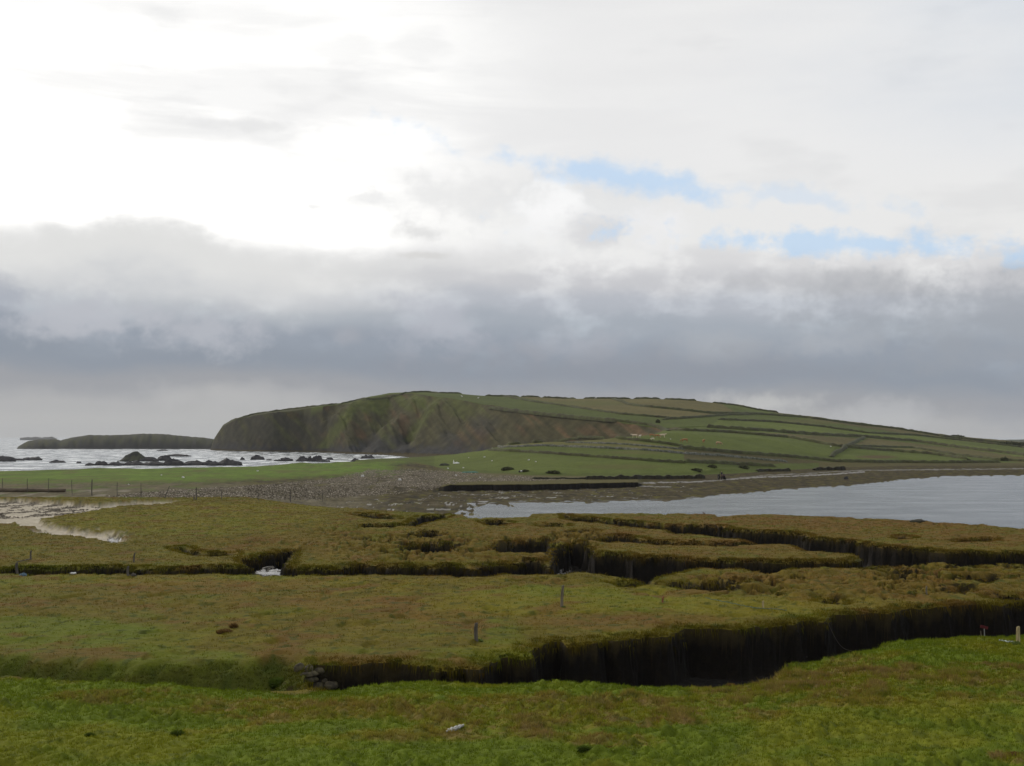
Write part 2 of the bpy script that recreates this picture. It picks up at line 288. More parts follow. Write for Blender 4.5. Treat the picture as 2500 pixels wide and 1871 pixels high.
for p, d in (([(1600, 1325), (1670, 1325), (1840, 1326), (1850, 1328), (1670, 1331), (1600, 1329)], 1.0),
             ([(857, 1253), (900, 1255), (965, 1261), (962, 1267), (900, 1263)], 1.1),
             ([(885, 1283), (960, 1280), (1000, 1277), (1020, 1264), (1030, 1257), (1060, 1260), (1075, 1256), (1092, 1258), (1080, 1264), (1050, 1273), (1030, 1275), (1000, 1287), (940, 1288), (890, 1288)], 1.3),
             ([(1178, 1271), (1230, 1272), (1240, 1276), (1205, 1283)], 1.2), ([(1318, 1281), (1375, 1280), (1377, 1285), (1330, 1286)], 0.8),
             ([(1407, 1293), (1447, 1295), (1447, 1299), (1415, 1300)], 1.2), ([(1448, 1321), (1470, 1312), (1500, 1307), (1550, 1311), (1570, 1318), (1560, 1324), (1500, 1321), (1475, 1326)], 1.6),
             ([(1580, 1318), (1620, 1320), (1650, 1324), (1640, 1328), (1590, 1326)], 1.2),
             ([(986, 1333), (1030, 1328), (1104, 1331), (1104, 1342), (1080, 1347), (1000, 1346)], 1.2), ([(1008, 1305), (1045, 1299), (1072, 1300), (1078, 1307), (1050, 1313), (1025, 1310)], 1.3),
             ([(1196, 1336), (1230, 1330), (1270, 1322), (1340, 1320), (1345, 1336), (1335, 1346), (1300, 1352), (1235, 1352), (1210, 1344)], 1.5),
             ([(425, 1337), (450, 1337), (462, 1345), (497, 1350), (492, 1355), (455, 1351)], 1.3), ([(500, 1351), (560, 1348), (570, 1355), (520, 1358)], .7),
             ([(2108, 1385), (2172, 1385), (2180, 1392), (2120, 1394)], 0.9), ([(2336, 1385), (2380, 1384), (2384, 1390), (2340, 1391)], 1.0), ([(2210, 1398), (2230, 1398), (2235, 1408), (2212, 1406)], .8),
             ([(2350, 1411), (2400, 1415), (2450, 1409), (2445, 1418), (2410, 1426), (2380, 1422)], 1.2), ([(2332, 1318), (2420, 1312), (2418, 1319), (2345, 1323)], 1.0), ([(2190, 1311), (2210, 1308), (2220, 1314), (2195, 1316)], .7),
             ([(1602, 1428), (1660, 1424), (1700, 1432), (1730, 1428), (1775, 1434), (1775, 1446), (1720, 1444), (1660, 1439)], 1.2), ([(1790, 1420), (1830, 1420), (1835, 1431), (1800, 1432)], .9),
             ([(1500, 1423), (1590, 1421), (1600, 1428), (1540, 1432)], 1.0), ([(2010, 1463), (2042, 1465), (2040, 1473), (2014, 1472)], .9), ([(2420, 1455), (2480, 1452), (2490, 1462), (2430, 1462)], 1.0),
             ([(2470, 1384), (2560, 1384), (2560, 1391), (2480, 1391)], .9), ([(2330, 1440), (2360, 1438), (2366, 1446), (2336, 1448)], .8)):
    creek(p, d * 1.15, 0.4, 0.25)
def creek_dd(xs, ys):
    w1 = fbm(xs / 1.6, ys / 1.6, 3, 21); w2 = fbm(xs / 0.5, ys / 0.5, 2, 22); out = np.full(xs.shape, -99.0)
    for poly, depth, w, rag in CREEKS:
        bx0, by0 = poly.min(0) - 2; bx1, by1 = poly.max(0) + 2
        m = (xs > bx0) & (xs < bx1) & (ys > by0) & (ys < by1)
        if m.any(): out[m] = np.maximum(out[m], sdf(xs[m], ys[m], poly) + rag * (w1[m] * 1.3 + 0.45 * w2[m]))
    return out
# pull grid rows onto the foot and lip of every bank that faces the viewpoint, so banks stand steep and clean
_a, _b = starts[1], starts[5]
_Y = YG[_a:_b].copy(); _Z = ZG[_a:_b]; _d = creek_dd(_Y * T[None, :], _Y); _N = _Y.copy()
for jc in range(NCOL):
    d_ = _d[:, jc]; y_ = _Y[:, jc]; n_ = _N[:, jc]; last = -9
    for i_ in np.where((d_[:-1] > 0) & (d_[1:] <= 0))[0]:
        if i_ < last + 7 or i_ > len(y_) - 3 or i_ < 5: continue
        yc = y_[i_] + (y_[i_ + 1] - y_[i_]) * d_[i_] / (d_[i_] - d_[i_ + 1])
        want = [(i_ - 3, yc - .46), (i_ - 2, yc - .34), (i_ - 1, yc - .21), (i_, yc - .09), (i_ + 1, yc + .02)]
        if want[0][1] <= n_[i_ - 4] + .01 or want[-1][1] >= y_[i_ + 2] - .005: continue
        for q_, v_ in want: n_[q_] = v_
        last = i_
    ZG[_a:_b, jc] = np.interp(n_, y_, _Z[:, jc].copy())
YG[_a:_b] = _N
XG = YG * T[None, :]
UG, VG = proj(XG, YG, ZG)
base = ZG.copy()
seg = RID[:, None] + np.zeros((1, NCOL))

# broad relief
hillz = (RID[:, None] >= 9)
ZG += 0.10 * fbm(XG / 9, YG / 9, 3, 1) * np.where(seg < 5, 1, 0)
far = fbm(XG / 40, YG / 40, 4, 5)
ZG += far * np.where((seg >= 9) & (ZG > 2), 0.8, 0)
# foreground tussocks
fz = sst(10, 26, YG) * (seg <= 4)
n_mid = fbm(XG / 2.2, YG / 2.2, 4, 11)
n_sm = fbm(XG / 0.55, YG / 0.55, 3, 12)
lump = np.clip(fbm(XG / 5.5, YG / 5.5, 3, 13) * 1.6 + 0.2, 0, 1)
tuss = np.maximum(fbm(XG / 1.5, YG / 1.5, 3, 14) - .05, 0); tuss2 = np.maximum(fbm(XG / .45, YG / .55, 2, 15), 0)
ZG += fz * (seg < 3) * (0.10 * n_mid + 0.10 * n_sm * lump + (.32 * tuss + .24 * tuss2) * (.5 + .8 * lump))
ZG += fz * (seg >= 3) * (0.09 * n_mid + 0.07 * n_sm * lump + .22 * tuss * (.3 + lump))

mn0 = starts[2]; mn1 = starts[5]
S = slice(starts[1], mn1)
xs, ys = XG[S], YG[S]
wob = fbm(xs / 1.6, ys / 1.6, 3, 21) ; wob2 = fbm(xs / 0.5, ys / 0.5, 2, 22)
carve = np.zeros_like(xs); edge = np.full_like(xs, -99.0)
for poly, depth, w, rag in CREEKS:
    bx0, by0 = poly.min(0) - 2; bx1, by1 = poly.max(0) + 2
    m = (xs > bx0) & (xs < bx1) & (ys > by0) & (ys < by1)
    if not m.any(): continue
    d = sdf(xs[m], ys[m], poly)
    edge[m] = np.maximum(edge[m], d)
    dd = d + rag * (wob[m] * 1.3 + 0.45 * wob2[m])
    q_ = np.clip(dd / .46, 0, 1); pr = (1 - (1 - q_) ** 1.7) * depth * (0.95 + 0.08 * wob[m])
    lip = (0.16 if depth > 2.5 else 0.30) * sst(-1.3, 0.05, dd) ** 1.6
    carve[m] = np.maximum(carve[m], pr + lip)
# hummocky parts of the marsh (photo areas laid on the ground)
hum = np.zeros_like(xs)
us_, vs_ = UG[S], VG[S]
for (u, v, w, h, k) in ((1080, 1335, 330, 45, 1.0), (900, 1300, 220, 30, .6), (1400, 1320, 120, 35, .8), (2050, 1425, 520, 42, 1.0), (2300, 1400, 300, 30, .8), (1400, 1415, 220, 10, .5), (650, 1330, 180, 25, .4), (2250, 1290, 200, 20, .3)):
    hum = np.maximum(hum, k * np.clip(1.5 * (1 - ((us_ - u) / w) ** 2 - ((vs_ - v) / h) ** 2), 0, 1))
bill = np.abs(pn(xs / 1.9 + 0.6 * wob, ys / 2.6, 31)) * 1.3 + 0.5 * np.abs(pn(xs / 0.8, ys / 1.0, 32))
bill = np.clip(bill, 0, 1)
crease = np.clip(0.55 - bill * 1.4, 0, 1) * sst(-0.35, 0.2, fbm(xs / 9, ys / 12, 3, 33))
mea = np.abs(pn(xs / 8.5 + .8 * wob, ys / 12 + .3 * wob, 34)); mea2 = np.abs(pn(xs / 4.2 + .5 * wob, ys / 7, 36))
carve += sst(.45, .8, hum) * (1.25 * sst(.085, .05, mea) * sst(-.1, .15, fbm(xs / 11, ys / 16, 2, 39)) + .75 * sst(.075, .045, mea2) * sst(0, .2, fbm(xs / 9, ys / 13, 2, 40)))
carve += hum * (crease * 1.7 - 0.30 * bill)
ZG[S] -= carve
# small hollows and clods elsewhere
ZG[S] -= 0.16 * sst(0.38, 0.62, fbm(xs / 2.6, ys / 3.4, 2, 35)) * (seg[S] >= 3)
# left swale behind the near field
for pts, dep in (([(-400, 1596), (0, 1600), (200, 1612), (400, 1618), (600, 1612), (700, 1602), (748, 1616), (765, 1650), (730, 1682), (600, 1684), (420, 1676), (200, 1664), (0, 1652), (-400, 1648)], 1.35),):
    poly = wpoly(pts, 2.6); d = sdf(xs, ys, poly)
    ZG[S] -= dep * sst(-0.6, 1.9, d + 0.5 * wob)
    swd = np.full((NR, NCOL), -9.0); swd[S] = d + .8 * wob
    ZG[S] += .13 * sst(-.5, 1, d) * (np.abs(pn(xs / 1.1, ys / .9, 37)) + .5 * np.abs(pn(xs / .5, ys / .5, 38)))
# gentle rise of the far side of the marsh field and dips for variation
# sandy inlet on the left
sand_poly = wpoly([(-400, 1215), (60, 1216), (150, 1222), (250, 1226), (330, 1222), (420, 1219), (455, 1224), (380, 1232), (300, 1234), (235, 1246), (160, 1258), (118, 1266), (135, 1276), (175, 1284), (230, 1290), (300, 1295), (330, 1303), (322, 1318), (298, 1328), (268, 1323), (190, 1310), (100, 1304), (66, 1297), (72, 1287), (20, 1279), (-400, 1276)])
dsand = sdf(xs, ys, sand_poly) + 1.6 * wob + 0.5 * wob2
ZG[S] -= 0.75 * sst(-0.3, 1.6, dsand)
ZG[S] += 0.10 * wob * (dsand > 0)

# ---- far land relief: cliff gullies
Sh = slice(starts[9], NR)
xh, yh, zh = XG[Sh], YG[Sh], ZG[Sh].copy()
cl = ((seg[Sh] == 12) & (UA[None, :] > 500) & (UA[None, :] < 1660)).astype(float)
fr = (YG[Sh] - K[0]) / np.maximum(L[0] - K[0], 1)
clw = np.clip(fr * (1 - fr) * 4, 0, 1) * cl
sx = xh + 0.9 * zh
wrp = 9 * fbm(xh / 40, zh / 25, 3, 45)
gully = (.45 - np.abs(pn((sx + wrp) / 42, zh / 90, 41)) * 2.2) * 7.0 + (.4 - np.abs(pn((sx + wrp) / 15, zh / 30, 46)) * 2) * 2.4 + fbm(sx / 5, zh / 7, 3, 42) * 1.5
sd_ = UG[Sh] + .75 * (VG[Sh] - 985) + 14 * fbm(xh / 22, zh / 14, 3, 47)
spur = 8 * np.exp(-((sd_ - 872) / 26) ** 2) - 9 * np.exp(-((sd_ - 770) / 48) ** 2) - 7 * np.exp(-((sd_ - 950) / 34) ** 2) + 5 * np.exp(-((sd_ - 1005) / 18) ** 2) + 6 * np.exp(-((sd_ - 1085) / 22) ** 2) - 6 * np.exp(-((sd_ - 1045) / 16) ** 2) - 5 * np.exp(-((sd_ - 1150) / 34) ** 2)
ZG[Sh] += clw * spur * (UA < 1250)[None, :]
ZG[Sh] += clw * 1.3 * gully * np.interp(UA, [520, 700, 1000, 1300, 1660], [.5, .9, 1.0, .55, .3])[None, :]
ZG[Sh] += (seg[Sh] == 12) * (seg[Sh] > 0) * 0.5 * fbm(xh / 4, zh / 4, 2, 43) * cl
rocky = np.clip(1 - np.abs(zh - 1.5) / 3.0, 0, 1) * cl
ZG[Sh] += rocky * 1.6 * np.abs(fbm(xh / 5, yh / 5, 3, 44))

capm = np.zeros_like(xs)
for (u, v, w, h, cap) in ((655, 1384, 46, 26, .85), (1382, 1386, 34, 20, .95), (970, 1397, 34, 8, .7), (1055, 1397, 26, 8, .7)):
    q = ((us_ - u) / w) ** 2 + ((vs_ - v) / h) ** 2 + .5 * wob; k_ = sst(1.15, .75, q); dlt = np.maximum(carve - cap, 0) * k_
    carve -= dlt; ZG[S] += dlt; capm = np.maximum(capm, k_ * (carve > cap * .7))
wl = (carve > .12) & (carve < 2.35) & (edge > -.6)
YG[S] += np.where(wl, .26 * fbm(xs / .8, ZG[S] / .35, 4, 23, .6), 0) * np.clip(carve, 0, 1)
UG, VG = proj(XG, YG, ZG)

# ------------------------------------------------------------------ soil and grass colours (albedo, tied to the ground)
def rgb(*c): return np.array(c, dtype=np.float32)
C_OL = rgb(.113, .090, .010); C_GR = rgb(.094, .124, .009); C_YG = rgb(.165, .148, .010); C_BR = rgb(.134, .072, .017)
C_TAN = rgb(.19, .125, .05); C_DG = rgb(.034, .044, .006); C_PEAT = rgb(.0075, .0062, .0048); C_MUD = rgb(.075, .066, .052); C_SAND = rgb(.39, .34, .26)
C_WEED = rgb(.046, .034, .011); C_SHING = rgb(.110, .090, .062); C_HG = rgb(.080, .098, .016); C_HB = rgb(.104, .088, .028); C_CLIFF = rgb(.058, .052, .024); C_RED = rgb(.100, .055, .030); C_ROCK = rgb(.045, .043, .042)
colr = np.zeros((NR, NCOL, 3), np.float32); wet = np.zeros((NR, NCOL), np.float32)
def blend(c, col, m): m = m[..., None]; return c * (1 - m) + col * m
def blob(U, V, lst, nz=None):
    r = np.zeros(U.shape)
    for (u, v, w, h, k) in lst:
        q = ((U - u) / w) ** 2 + ((V - v) / h) ** 2
        if nz is not None: q = q + nz
        r = np.maximum(r, k * np.clip(1.4 * (1 - q), 0, 1))
    return r
n_l = fbm(XG / 14, YG / 14, 3, 51); n_m = fbm(XG / 3.2, YG / 3.2, 4, 52); n_s = fbm(XG / .7, YG / .7, 3, 53)
# near field: bright green with straw patches
m0 = seg < 3
c = C_GR[None, None] * (1 + 0.25 * n_m[..., None] + 0.25 * n_s[..., None])
nb = -(n_m * 1.5 + n_l * 0.8 + n_s * 0.5)
br = blob(UG, VG, [(1300, 1740, 620, 50, .9), (700, 1735, 420, 30, .8), (2100, 1680, 520, 60, .9), (1480, 1800, 170, 22, .8), (1000, 1795, 200, 25, .6), (2300, 1665, 260, 35, .8), (300, 1705, 260, 18, .6), (2460, 1850, 60, 22, 1.0), (700, 1690, 0.1, .1, 0), (1960, 1590, 40, 10, 0)], nb * 0.8)
br = np.clip(br + 0.35 * sst(0.15, 0.55, n_m + 0.4 * n_l), 0, 1)
c = blend(c, C_YG * .8, np.clip(br * 1.0, 0, 1) * (0.6 + 0.3 * (n_s > 0)))
c = blend(c, C_TAN * .75, np.clip(br - 0.25, 0, 1) * sst(0.0, 0.5, n_s + 0.6 * n_m))
c = blend(c, C_BR * .9, np.clip(br, 0, 1) * sst(0.1, 0.5, -n_s + 0.4 * n_m) * .7)
c = blend(c, C_TAN * .8, np.clip(br, 0, 1) * sst(.1, .4, tuss) * .6)
c = blend(c, C_YG * .9, .5 * sst(.05, .5, -n_l + .6 * n_m))
c = blend(c, C_GR * .8, blob(UG, VG, [(730, 1690, 190, 20, 1.0), (700, 1660, 160, 30, .8)]))
c = blend(c, C_DG * 1.5, 0.6 * sst(0.2, 0.5, fbm(XG / .6, YG / .8, 4, 54) + .25 * n_m - .25 * tuss))
colr = np.where(m0[..., None], c * 1.13, colr)
# marsh: olive to brown turf
m1 = (seg >= 3) & (seg < 5)
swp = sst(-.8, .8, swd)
c = C_OL[None, None] * (1 + 0.22 * n_m[..., None] + 0.28 * n_s[..., None])
yg = blob(UG, VG, [(1300, 1470, 700, 45, .75), (600, 1420, 700, 18, .6), (300, 1560, 500, 30, .3), (450, 1270, 420, 35, .5), (600, 1240, 250, 14, .6), (1850, 1480, 350, 30, .7), (2000, 1470, 400, 20, .4), (1200, 1590, 120, 30, .5)], nb * .6)
c = blend(c, C_YG, np.clip(yg, 0, 1) * .75)
c = blend(c, C_GR * 1.0, np.clip(sst(0.15, 0.6, n_l + 0.5 * n_m) * .6 + blob(UG, VG, [(100, 1540, 260, 35, .8), (350, 1500, 60, 12, .6), (1100, 1600, 300, 25, .6), (1220, 1545, 90, 40, .5), (900, 1600, 300, 22, .6), (200, 1620, 600, 40, .9)], nb * .5), 0, 1) * .7)
bb = blob(UG, VG, [(500, 1430, 380, 20, .7), (800, 1470, 260, 22, .7), (1500, 1515, 260, 22, .8), (1000, 1500, 260, 15, .6), (300, 1480, 250, 25, .4), (2100, 1278, 420, 22, 1.0), (2400, 1310, 260, 22, .9), (1500, 1290, 320, 25, .7), (1900, 1265, 300, 12, .9), (1300, 1300, 400, 20, .6), (2150, 1430, 420, 40, .55), (1200, 1350, 300, 30, .55), (1000, 1390, 300, 12, .5)], nb * .9)
bb = np.maximum(bb, blob(UG, VG, [(1700, 1325, 900, 70, .55), (900, 1330, 400, 45, .35), (2200, 1420, 500, 40, .6)], nb * .7))
c = blend(c, C_BR, np.clip(bb + .25 * sst(.1, .5, -n_l + .4 * n_m), 0, 1) * .8)
c = blend(c, C_BR * .9, .7 * sst(.12, .45, fbm(XG / 4.5, YG / 4.5, 4, 56)))
c = blend(c, C_GR * .9, .40 * sst(.15, .5, fbm(XG / 5.5, YG / 4.5, 5, 57, .65)))
c = blend(c, C_DG * 1.25, 0.7 * sst(0.22, 0.5, fbm(XG / .8, YG / 1.1, 4, 55)))
c = blend(c, C_DG * 1.35 + .5 * C_GR * np.clip(n_s + .5 * n_m, 0, 1)[..., None], swp * .8)  # swale turf in darker green, the dip's shade put partly into the colour
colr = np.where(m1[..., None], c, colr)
# foreshore left: shingle, dry weed, then the green bank; right: weed-covered mud
m2 = (seg >= 5) & (seg < 9)
c = C_WEED[None, None] * (1 + 0.5 * n_m[..., None] + .35 * n_s[..., None])
c = blend(c, C_YG * .55, 0.65 * sst(0.1, .4, fbm(XG / 2.4, YG / 5, 4, 59)))
c = blend(c, rgb(.014, .011, .005), 0.75 * sst(0.1, .4, fbm(XG / 2.0, YG / 4.2, 4, 60)))
lf = sst(1000, 820, UG)
c = blend(c, (C_SHING * .55 + C_HB * .35) * (1 + .5 * n_s[..., None] + .4 * n_m[..., None]), lf * sst(1176, 1186, VG + 8 * n_m))
grass2 = rgb(.084, .128, .012) * (1 + .35 * n_m[..., None] + .25 * n_l[..., None])
c = blend(c, grass2, sst(1010, 930, UG + 60 * n_l) * sst(1186, 1174, VG + 12 * n_m + 14 * n_l * 0 - np.interp(UG, [0, 500, 700, 900], [0, -3, -12, -22])))
c = blend(c, C_HB * .9, .6 * sst(.05, .4, fbm(XG / 7, YG / 16, 4, 72)) * (UG < 1050) * (VG < 1190))
c = blend(c, C_HB * .8, (seg >= 8) * sst(1040, 1100, UG) * sst(1620, 1560, UG) * np.ones_like(UG))
c = blend(c, C_PEAT, ((seg >= 7) & (seg < 8)) * sst(1060, 1100, UG) * sst(1566, 1556, UG))
c = blend(c, grass2 * .8, .7 * sst(0.0, .4, fbm(XG / 5, YG / 9, 4, 68)) * sst(600, 450, UG) * sst(1182, 1190, VG))
c = blend(c, C_SAND * .6, .6 * sst(0.1, .4, fbm(XG / 4, YG / 8, 4, 69)) * sst(420, 300, UG) * sst(1192, 1200, VG))
shp = [(700, 1180), (830, 1165), (900, 1148), (1000, 1146), (1120, 1152), (1200, 1160), (1330, 1166), (1400, 1170), (1300, 1174), (1140, 1176), (1080, 1184), (1060, 1196), (960, 1206), (860, 1214), (760, 1222), (600, 1216), (470, 1220), (320, 1226), (250, 1214), (380, 1200), (520, 1192)]
msh = (inpoly(UG + 18 * n_m, VG + 4 * n_s, shp) & (seg >= 4)).astype(float)
c = blend(c, C_SHING * (1 + .5 * n_s[..., None]), msh * (seg >= 5) * .9 * sst(-.45, .0, n_m + .5 * n_l))
kelp = (seg == 8) * sst(1800, 1720, UG) * sst(1560, 1600, UG)
c = blend(c, C_WEED, kelp * .6 * np.ones_like(UG))
colr = np.where(m2[..., None], c, colr)
wet = np.where(m2 & (base < 1.0), .22 + .3 * np.clip(n_m, 0, 1), wet)
n_el = fbm(XG / 4.0, YG / 5.0, 4, 58)
lowm = m2 & (UG > 780) & (ZG < 0.6)
ZG = np.where(lowm, ZG + 0.10 * n_m, ZG); ZG = np.where(m2 & (base < 1.1) & (base > .1), ZG + .28 * np.abs(fbm(XG / 3, YG / 5, 3, 67)), ZG)
wet = np.where(lowm & (n_el + .5 * n_s < -0.34 - .0008 * np.clip(UG - 1250, 0, 900) - .003 * np.clip(930 - UG, 0, 200)), .72, wet)
# wet ruts of the shore track on the right
for (pts, w, k) in ([((1540, 1181), (1700, 1177), (1760, 1173), (1850, 1166), (1950, 1163), (2010, 1160), (2110, 1153)), 2.6, 1.0], [((1720, 1176), (1790, 1170), (1870, 1161), (1960, 1158), (2040, 1152), (2120, 1149), (2500, 1145)), 2.0, .8], [((1560, 1188), (1640, 1190)), 1.8, .9]):
    pu = [p[0] for p in pts]; pv = [p[1] for p in pts]
    vl = np.interp(UG, pu, pv); m = (np.abs(VG - vl) < w * .55 + 1.6 * n_m) & (UG > pu[0]) & (UG < pu[-1]) & (seg >= 6) & (seg < 9)
    colr[m] = C_MUD * 1.5; wet[m] = .62 * k
# hill: fields
m3 = seg >= 9
c = (C_HG * .82)[None, None] * (1 + .20 * n_m[..., None] + .25 * far[..., None])
FIELDS = [([(1130, 958), (1700, 960), (1900, 1010), (2080, 1040), (2300, 1072), (2500, 1092), (2500, 1066), (1900, 985)], C_HB * .75),
          ([(1260, 968), (1740, 972), (1800, 1010), (1650, 1022), (1500, 1008), (1400, 993)], C_HB * .95), ([(1040, 960), (1260, 968), (1500, 1012), (1640, 1023), (1600, 1036), (1440, 1020), (1250, 1000), (1100, 975)], C_HG * .75),
          ([(1755, 1025), (1890, 1031), (2000, 1042), (2116, 1058), (2230, 1066), (2500, 1106), (2500, 1122), (2343, 1094), (2230, 1078), (2100, 1067), (1900, 1058), (1725, 1044)], C_HG * 1.08),
          ([(1725, 1048), (1850, 1056), (2100, 1070), (2060, 1092), (1926, 1069), (1774, 1056)], C_HB * .8), ([(1500, 1046), (1660, 1054), (1774, 1058), (1926, 1071), (2040, 1092), (2025, 1112), (1926, 1116), (1774, 1105), (1660, 1092), (1590, 1080), (1480, 1068)], C_HG * 1.0),
          ([(2120, 1070), (2343, 1096), (2500, 1116), (2500, 1130), (2343, 1113), (2230, 1094), (2080, 1090)], C_HB * .85), ([(2070, 1092), (2230, 1096), (2370, 1122), (2268, 1108), (2120, 1098)], C_HB * .95), ([(2040, 1102), (2116, 1099), (2268, 1111), (2362, 1124), (2200, 1128), (2040, 1124)], C_HG * .95),
          ([(1700, 1094), (1926, 1118), (2040, 1130), (1812, 1134), (1660, 1128), (1600, 1105)], C_HB * .6), ([(1060, 1108), (1200, 1100), (1330, 1110), (1480, 1120), (1670, 1133), (1740, 1148), (1640, 1156), (1400, 1156), (1200, 1150), (1060, 1140)], C_HG * 1.0),
          ([(1200, 1096), (1324, 1090), (1480, 1096), (1670, 1108), (1670, 1126), (1476, 1116), (1324, 1105)], C_HG * .92), ([(1221, 1086), (1362, 1078), (1422, 1068), (1506, 1072), (1670, 1094), (1670, 1104), (1500, 1092), (1324, 1086), (1230, 1093)], C_HB * .75 + C_HG * .3), ([(2000, 1128), (2500, 1130), (2500, 1142), (2000, 1142)], C_HB * .7)]
for pts, fc in FIELDS:
    m = inpoly(UG + 2 * n_m, VG + 1.0 * n_s, pts) & m3
    fcn = fc * (1 + .18 * n_m[m][:, None] + .22 * far[m][:, None] + .12 * n_s[m][:, None]); colr_m = fcn
    c[m] = colr_m
for (u, v, w, h, k, cc) in ((1520, 1140, 130, 7, .5, C_HB), (1990, 1030, 120, 8, .5, C_HB), (2290, 1100, 140, 9, .4, C_HB), (1560, 1105, 90, 5, .5, C_HB), (1420, 985, 140, 8, .4, C_HG), (2140, 1116, 60, 5, .7, C_RED), (1750, 1122, 80, 6, .5, C_HB)):
    c = blend(c, cc * .9, k * np.clip(1.3 * (1 - ((UG - u) / w) ** 2 - ((VG - v) / h) ** 2), 0, 1) * m3)
# cliff colours
zz = ZG; sxx = XG + 0.9 * ZG
cz = (seg == 12) & (UG > 500) & (UG < 1660)
cst = fbm(sxx / 13, ZG / 46, 4, 61); cst2 = fbm(sxx / 4.5, ZG / 18, 3, 62)
cc = C_CLIFF[None, None] * (1 + .35 * cst2[..., None])
cc = blend(cc, C_HG * .95, sst(0.1, 0.6, cst + .5 * cst2) * .4 * np.interp(UG, [520, 760, 1180, 1300], [.35, 1, .8, .15]))
cc = blend(cc, C_RED, sst(0.12, 0.5, fbm(sxx / 18, ZG / 22, 3, 63) + .3 * cst2) * np.interp(UG, [600, 900, 1200, 1640], [.3, .6, .45, .5]))
cc = blend(cc, C_RED * 1.35, sst(.1, .6, cst + .5 * cst2) * np.interp(UG, [1200, 1300, 1640, 1660], [0, .5, .6, 0]))
cc = blend(cc, C_ROCK * .8, sst(9, 2, ZG + 6 * fbm(XG / 14, YG / 14, 3, 64)) * (UG < 1450))
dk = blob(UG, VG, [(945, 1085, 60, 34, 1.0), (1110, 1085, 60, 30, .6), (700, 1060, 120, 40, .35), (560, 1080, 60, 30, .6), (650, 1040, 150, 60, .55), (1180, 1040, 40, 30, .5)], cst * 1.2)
cc = blend(cc, C_ROCK * .7, dk * .85)  # dark base rock; the left recess gets its shade through this colour
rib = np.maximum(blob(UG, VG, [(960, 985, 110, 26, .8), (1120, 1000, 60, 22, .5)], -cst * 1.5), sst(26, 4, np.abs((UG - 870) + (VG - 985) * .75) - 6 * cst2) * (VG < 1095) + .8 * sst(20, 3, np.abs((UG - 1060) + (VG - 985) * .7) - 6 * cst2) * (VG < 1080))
cc = blend(cc, C_HG * 1.0, np.clip(rib, 0, 1) * .6)  # greener ribs, with the light on them put into the colour
cc = cc * (1 + .45 * fbm(XG / 6, ZG / 6 + YG / 9, 4, 66))[..., None]
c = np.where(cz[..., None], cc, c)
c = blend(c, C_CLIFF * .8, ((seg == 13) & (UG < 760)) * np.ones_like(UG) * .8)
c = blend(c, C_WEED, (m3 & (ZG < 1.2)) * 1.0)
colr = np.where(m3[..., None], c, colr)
# bare earth in the cuts, sand in the inlet
cd = np.zeros((NR, NCOL)); cd[S] = carve + 0.0
soil = sst(.16, .42, cd + .14 * n_s)
lowf = sst(.60, .30, ZG) * (soil > .5) * sst(40, 80, YG)
colr = blend(colr, C_PEAT * (1 + .3 * n_s[..., None]), soil)  # also darkens the hummock creases, putting their shade into the colour
colr = blend(colr, C_MUD * .22 * sst(60, 95, YG)[..., None] + C_PEAT * 1.5, lowf * (0.5 + .5 * (n_m > -.1)))
wet = np.maximum(wet, lowf * sst(-.1, .25, n_m) * .95 * sst(70, 95, YG))
wet = np.maximum(wet, soil * .15)
ds = np.zeros((NR, NCOL)) - 9; ds[S] = dsand
sm = sst(0.1, 1.3, ds)
sc_ = C_SAND * (1 + .22 * n_m[..., None] + .25 * n_s[..., None])
litter = sst(.0, .35, fbm(XG / 3.0, YG / 7.0, 3, 71) + .4 * n_s) * sst(1272, 1250, VG)
sc_ = blend(sc_, C_SHING * .55, litter * .8)
colr = blend(colr, sc_, sm); wet = np.maximum(wet, sm * sst(1275, 1295, VG) * .28)
for (u, v, w, h) in ((280, 1318, 22, 7), (650, 1396, 34, 9), (970, 1398, 26, 5), (1055, 1398, 24, 5), (1375, 1392, 24, 10)):   # small pools at low points
    q = ((UG - u) / w) ** 2 + ((VG - v) / h) ** 2 + .8 * n_m
    wet = np.where(q < .6, 1.0, wet); m = (q < .8) & (seg < 5); colr[m] = C_MUD * 1.1
cpf = np.zeros((NR, NCOL)); cpf[S] = capm
colr = blend(colr, C_MUD * 1.0 * (1 + .3 * n_s[..., None]), cpf * sst(-.5, .2, n_s + n_m) * .9); wet = np.maximum(wet, cpf * sst(-.2, .3, n_m + .4 * n_s) * .95)
colr = np.clip(colr, .004, .8)
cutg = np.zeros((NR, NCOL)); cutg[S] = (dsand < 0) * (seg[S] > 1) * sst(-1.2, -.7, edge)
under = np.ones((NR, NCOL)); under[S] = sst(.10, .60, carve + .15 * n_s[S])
cutg = np.maximum(cutg, ((seg >= 7) & (seg < 8)) * 1.0)

